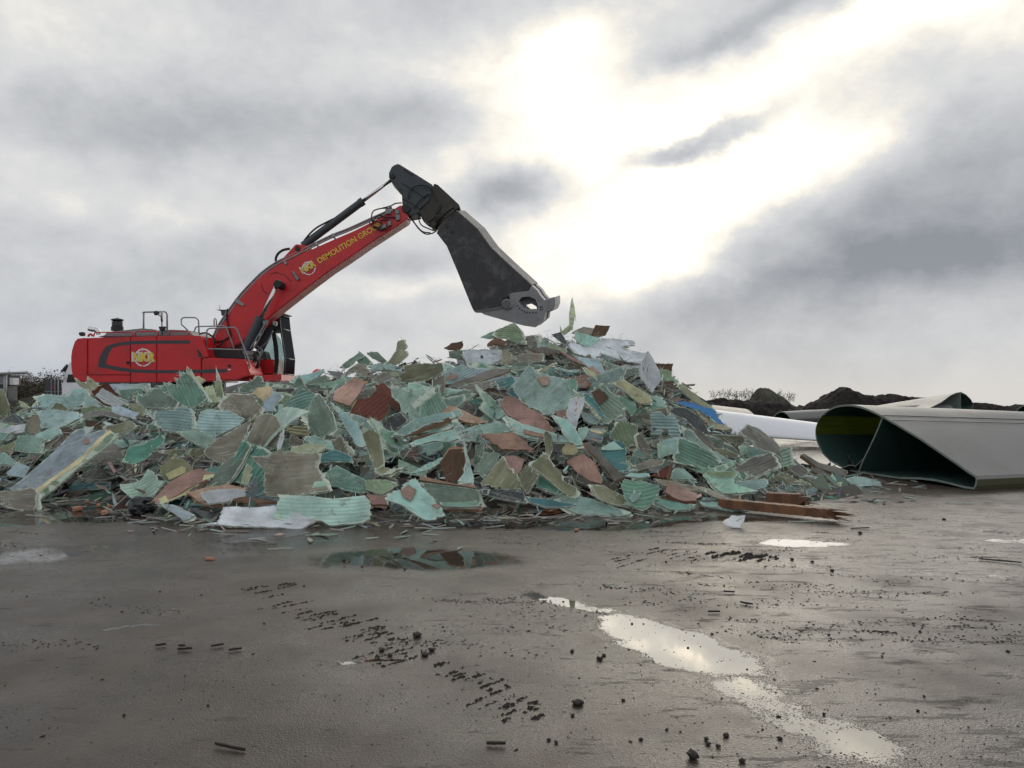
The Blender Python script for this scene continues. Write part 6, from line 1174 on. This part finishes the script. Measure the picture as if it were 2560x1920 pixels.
# ------------------------------------------------------------------ the timbers
def timber(label, a, b_, w_, h_, mat, roll=0, seed=1, name='timber_beam', splinter=True):
    rb = random.Random(seed); a, b_ = Vector(a), Vector(b_); d = (b_ - a); L_ = d.length; d.normalize(); s_ = d.cross(Vector((0, 0, 1))).normalized(); u = s_.cross(d); n = 40; bm = bmesh.new(); rings = []
    for i in range(n + 1):
        p = a + d * L_ * i / n; k = 1.0
        rings.append([bm.verts.new(p + s_ * (w_ / 2 * x + rb.uniform(-.003, .003)) + u * (h_ / 2 * y + rb.uniform(-.004, .004)) + d * (rb.uniform(-.12, .10) if i == n and splinter else 0)) for x, y in ((-1, -1), (-.3, -1), (.3, -1), (1, -1), (1, 0), (1, 1), (.3, 1), (-.3, 1), (-1, 1), (-1, 0))])
    m_ = len(rings[0])
    for q, r_ in zip(rings, rings[1:]):
        for k in range(m_): bm.faces.new((q[k], q[(k + 1) % m_], r_[(k + 1) % m_], r_[k]))
    bm.faces.new(rings[0][::-1]); bm.faces.new(rings[-1])
    if splinter:
        for k in range(16):
            p = b_ + s_ * rb.uniform(-.45, .45) * w_ + u * rb.uniform(-.45, .45) * h_ - d * .1; add_tube(bm, [p, p + d * rb.uniform(.12, .34) + Vector((rb.uniform(-.03, .03), 0, rb.uniform(-.05, .02)))], .016, 4, True, .003)
    o_ = put(name, bm_mesh(name, bm), None, [mat]); return tag(o_, label, 'timber', 'timber beams at the end of the pile')
def woodm(name, c1, c2):
    m = bpy.data.materials.new(name); t = NT(nodes(m)); co = t.n('ShaderNodeTexCoord').outputs['Object']; st = t.noise(t.mapv(co, (1.5, 12, 30)), 1.0, 6, .65); bl_ = t.noise(t.mapv(co, (5, .4, .4)), 1.0, 3); c = t.mix(st, C4(c1), C4(c2)); c = t.mix(t.math('MULTIPLY', t.sstep(bl_, .45, .55), .5), c, C4([x * .5 for x in c1])); t.out(t.bsdf(c, .6, st, .4, .01).outputs[0]); return m
wd1 = woodm('orange_timber', (.11, .048, .024), (.25, .115, .05)); wd2 = woodm('brown_timber', (.10, .045, .025), (.20, .09, .045))
timber('long orange-brown timber beam with a splintered end, lying at the foot of the pile', G(1800, 1256, .10), G(2080, 1284, .09), .15, .11, wd1)
timber('short dark brown timber block lying behind the long orange beam', G(1915, 1246, .10), G(1995, 1250, .10), .16, .17, wd2, 0, 2)
# ------------------------------------------------------------------ things scattered on the yard
cork = paint('core_block', (.40, .20, .13), .8, 0, .4, (.15, .09, .06), 8, .3, .4); mudm = paint('mud', (.030, .025, .021), .7, 0, .5, (.055, .046, .038), 9, .35, .9)
def lump(name, c, r_, mat, seed, sq=(1, 1, .7), rough=.35, boxy=False):
    bm = bmesh.new(); bmesh.ops.create_icosphere(bm, subdivisions=3 if r_ > .03 else 2, radius=1); o3 = Vector((seed * 3.1, seed * 1.7, 0))
    for v_ in bm.verts:
        p = v_.co.normalized()
        if boxy: q = max(abs(p.x), abs(p.y), abs(p.z)); p = p * (.55 + .45 / q) * .85
        v_.co = p * (1 + rough * noise.fractal(p * 1.8 + o3, 1, 2, 4)); v_.co = Vector((v_.co.x * sq[0], v_.co.y * sq[1], v_.co.z * sq[2])) * r_
    zmin = min(v_.co.z for v_ in bm.verts)
    for v_ in bm.verts: v_.co.z -= zmin + r_ * .08
    o_ = put(name, bm_mesh(name, bm, False), None, [mat]); o_.location = c; o_.rotation_euler.z = seed; return o_
for i, (px, py, r_, sq, lb) in enumerate(((194, 1278, .10, (1.3, .7, .7), 'orange-pink core block leaning on another in the puddle before the long blue panel'), (262, 1287, .12, (1.5, .7, .55), 'largest flat pink core block lying in the puddle before the long blue panel'), (247, 1268, .055, (1, .8, .9), 'small upright pink core block behind the largest one'), (273, 1271, .06, (1, .8, .9), 'small pale pink core block behind the end of the largest one'),
          (218, 1257, .06, (1.3, .8, .7), 'pinkish core chip farthest back in the shade of the long blue panel'), (524, 1400, .065, (1.5, .7, .45), 'lone flat pink core block out on the wet asphalt'), (1441, 1328, .05, (1.2, .8, .7), 'small reddish core chip in front of the black-blue foot sheet'))):
    tag(lump('core_block', G(px, py), r_ * .58, cork, i + 1, sq, .18, True), lb, 'core block', 'core blocks strewn on the ground')
tag(lump('plastic_bag', G(352, 1285), .16, paint('black_bag', (.012, .014, .018), .35, 0, .2, (.05, .05, .05), 5, .5, .8), 12, (1.2, .8, .75), .45), 'black plastic bag lump beside the curled lime-green sheet', 'plastic bag', 'plastic bags in the pile')
tag(lump('sawdust_pile', G(1393, 1281), .22, paint('sawdust', (.20, .085, .05), .95, 0, .6, (.10, .05, .03), 30, .2, 1.0), 4, (1.4, .5, .16), .5), 'small reddish heap of crumbs before the black-blue foot sheet', 'crumb heap')
g_ = 'mud clods on the wet asphalt'
CL = [(1043, 1592, .085), (1062, 1640, .06), (1080, 1628, .055), (955, 1628, .05), (975, 1640, .045), (1445, 1762, .075), (1432, 1790, .03), (1732, 1895, .075), (1770, 1862, .032), (1815, 1841, .042), (1766, 1850, .035), (1795, 1868, .03), (1558, 1752, .03), (1390, 1858, .03), (1372, 1852, .026), (1602, 1850, .026), (1667, 1825, .024), (1950, 1848, .030), (1855, 1905, .04), (2060, 1787, .026), (2295, 1778, .022), (1580, 1560, .022), (1810, 1465, .028), (1780, 1586, .024), (2072, 1588, .024), (2205, 1642, .022), (2310, 1742, .02), (1720, 1620, .02), (860, 1402, .04), (905, 1418, .035), (760, 1466, .025), (1012, 1425, .03), (640, 1470, .035), (1500, 1650, .05), (1510, 1640, .035), (1430, 1630, .04), (2520, 1630, .03), (2300, 1580, .028), (2210, 1262, .05), (2360, 1300, .06), (660, 1560, .02), (520, 1765, .022), (310, 1790, .025), (1280, 1640, .02), (400, 1480, .022), (1980, 1400, .05), (2030, 1406, .045), (2150, 1335, .07), (2080, 1428, .05)]
for i, (px, py, r_) in enumerate(CL):
    o_ = lump('mud_clod', G(px, py), r_ * .34, mudm, 20 + i, (1.2, .95, .6), .5); tag(o_, 'dark mud clod lying on the wet asphalt', 'mud clod', g_)
# wood splinters and chips
g_ = 'splinters lying on the asphalt'; grain = attr_mat('chip', .7)
SPL = [(575, 1874, .26, .022, -8, 'N', 'long dark wood splinter alone near the bottom of the yard'), (402, 1617, .10, .02, 12, 'D', 'first stubby dark chip of a loose row'), (455, 1619, .07, .025, 0, 'D', 'square dark chip in a loose row'), (543, 1618, .12, .014, 15, 'D', 'thin dark chip at the end of a loose row'), (462, 1627, .14, .012, 3, 'D', 'dark stick just below the square chip'), (588, 1628, .12, .012, 12, 'D', 'dark stick ending the loose row'), (1823, 1483, .14, .015, -3, 'D', 'short dark stick on the brighter asphalt'), (1866, 1512, .16, .02, -18, 'D', 'dark bent twig next to a black lump'), (1785, 1533, .14, .012, 0, 'N', 'thin level stick above the bright puddle'),
      (1521, 1465, .12, .02, -12, 'K', 'pale stick by small mud specks'), (2003, 1306, .5, .03, -4, 'K', 'long grey lath before the long orange beam'), (2150, 1323, .35, .03, 0, 'N', 'dark short lath on the bright wet ground'), (1560, 1270, .0, .02, 0, 'K', ''), (930, 1348, .22, .04, 8, 'A', 'pale flake floating in the brown puddle'), (1150, 1373, .2, .03, 30, 'A', 'slanting pale flake standing in the brown puddle'), (700, 1375, .4, .02, 0, 'K', 'thin grey strip at the rim of the brown puddle'), (1240, 1865, .14, .035, -3, 'D', 'broad dark sliver near the bottom middle'), (2500, 1405, .55, .02, -14, 'D', 'long dark rod near the frame edge'), (2400, 1260, .6, .03, -8, 'Q', 'long thin lath before the big blade section'), (1690, 1270, .5, .03, 3, 'A', 'pale lath in the wet before the smooth ground sheet'), (930, 1655, .5, .08, 5, 'Q', ''), (1725, 1490, .09, .02, 50, 'W', 'small white flake on the brighter asphalt')]
for i, (px, py, L_, w_, a, ck, lb) in enumerate(SPL):
    if not lb: continue
    rb = random.Random(i); k = 7; L_ *= .62; w_ *= .45; ps = [Vector((-L_ / 2 + L_ * j / k, w_ / 2 * rb.uniform(.5, 1.2) * (1 if 0 < j < k else .4))) for j in range(k + 1)] + [Vector((L_ / 2 - L_ * j / k, -w_ / 2 * rb.uniform(.5, 1.2) * (1 if 0 < j < k else .4))) for j in range(k + 1)]
    me = sheet_mesh('wood_splinter', ps, .012, rb, .03, 0, .006, .0); o_ = put('wood_splinter', me, None, (mudm, mudm) if ck in 'DN' else (MAT['lam'], MAT['lam'])); o_.color = blend(PAL[ck], .55, rb); q = G(px, py); o_.location = q + Vector((0, 0, .02)); o_.rotation_euler = (rb.uniform(-.08, .08), rb.uniform(-.05, .05), R(a) * 2.2); tag(o_, lb, 'splinter', g_)
me = sheet_mesh('plastic_scrap', [Vector((-.16, -.05)), Vector((.1, -.09)), Vector((.19, .02)), Vector((.08, .12)), Vector((-.05, .05))], .006, random.Random(3), .1, .5, .06, 0); o_ = put('plastic_scrap', me, None, (MAT['white'], MAT['edge'])); o_.color = (.6, .62, .64, 1); o_.location = G(1826, 1318) + Vector((0, 0, .06)); o_.rotation_euler = (R(35), 0, .3); tag(o_, 'crumpled white scrap in a shallow puddle before the long orange beam', 'plastic scrap', 'plastic scraps on the pile')
# crumbs past counting, smears and the ridges the tyres left
rs = random.Random(77); v, f = [], []
TET = [Vector((1, 0, -.3)), Vector((-.5, .87, -.3)), Vector((-.5, -.87, -.3)), Vector((.1, .05, .9)), Vector((.5, .6, .35)), Vector((-.6, .1, .4))]
OCT = [(0, 4, 3), (0, 2, 1), (0, 1, 4), (1, 5, 4), (4, 5, 3), (1, 2, 5), (2, 3, 5), (0, 3, 2)]
def crumb(p, r_, st=(1, 1, .8), rot=None):
    a = rs.uniform(0, 6.28) if rot is None else rot; ca_, sa_ = math.cos(a), math.sin(a); q = len(v)
    for w_ in TET:
        e = Vector((w_.x * st[0] * rs.uniform(.6, 1.3), w_.y * st[1] * rs.uniform(.6, 1.3), w_.z * st[2] * rs.uniform(.6, 1.3))) * r_; v.append((p.x + e.x * ca_ - e.y * sa_, p.y + e.x * sa_ + e.y * ca_, max(-.004, p.z + e.z + r_ * .2)))
    for t_ in OCT: f.append((q + t_[0], q + t_[1], q + t_[2]))
def dense(x, y): return noise.fractal(Vector((x * .55, y * .8, 4)), 1, 2, 4)
for _ in range(4200):
    py = 1285 + 640 * rs.random() ** 1.5; px = rs.uniform(-60, 2620); q = G(px, py)
    k = dense(q.x, q.y) + (.25 if px > 1250 else -.1) + (.25 if py < 1500 and px > 1300 else 0)
    if rs.random() > .35 + k: continue
    crumb(q, rs.uniform(.0022, .0062) * (1 if rs.random() < .93 else 1.9), (1.3, .9, .5))
# scattered smears: patches of flat flakes
for _ in range(95):
    py = 1290 + 330 * rs.random() ** 1.2; px = rs.uniform(1250, 2600) if rs.random() < .85 else rs.uniform(0, 1250); c = G(px, py); n_ = rs.randint(15, 90); w_ = rs.uniform(.07, .34); a = R(rs.gauss(-12, 12))
    for _ in range(n_): u, z_ = rs.gauss(0, w_), rs.gauss(0, w_ * .22); crumb(c + Vector((u * math.cos(a) - z_ * math.sin(a), u * math.sin(a) + z_ * math.cos(a), 0)), rs.choice((.3, .45, .6, .8, 1, 1.4)) * .0075, (1.3, .9, .4), a + rs.gauss(0, 1.2))
tag(put('mud_crumbs', mesh('mud_crumbs', v, f), None, [mudm]), 'dark crumbs and flakes of mud strewn over the wet asphalt', 'mud crumbs', kind='stuff')
v, f = [], []
def ridge(px, py, L_, a, n_=14, r_=.012):
    c = G(px, py)
    for k in range(int(n_ * rs.uniform(.5, 1.3))):
        u = rs.uniform(-.5, .5) * L_
        if noise.noise(Vector((px, py, u * 14))) < -.12: continue
        crumb(c + Vector((u * math.cos(a) + rs.gauss(0, .006), u * math.sin(a) + rs.gauss(0, .007), 0)), r_ * rs.choice((.4, .6, .8, 1, 1.3, 2.2)), (1.7, .8, .9), a + rs.gauss(0, .3))
for (x0, y0, x1, y1, n_, L_) in ((640, 1468, 690, 1490, 5, .22), (700, 1510, 800, 1540, 7, .30), (790, 1545, 860, 1570, 6, .34), (830, 1545, 980, 1590, 9, .26), (860, 1575, 990, 1610, 8, .34), (920, 1625, 1080, 1650, 8, .36), (1110, 1660, 1200, 1710, 9, .22), (1200, 1690, 1260, 1730, 7, .26), (1210, 1740, 1370, 1770, 9, .28), (1640, 1375, 1760, 1405, 12, .45), (1540, 1390, 1640, 1420, 7, .35), (1760, 1380, 1960, 1400, 26, .34), (1270, 1760, 1340, 1800, 5, .2), (720, 1460, 740, 1470, 3, .18)):
    for k in range(n_):
        u = (k + rs.uniform(-.45, .45)) / n_
        if rs.random() < .8: ridge(x0 + (x1 - x0) * u + rs.gauss(0, 14), y0 + (y1 - y0) * u + rs.gauss(0, 3), L_ * rs.uniform(.25, 1.3), R(44 + rs.gauss(0, 5)), 56, .0045 if x0 < 1700 else .009)
tag(put('tread_mud', mesh('tread_mud', v, f), None, [mudm]), 'rows of mud ridges left by tyre treads', 'tread mud', kind='stuff')
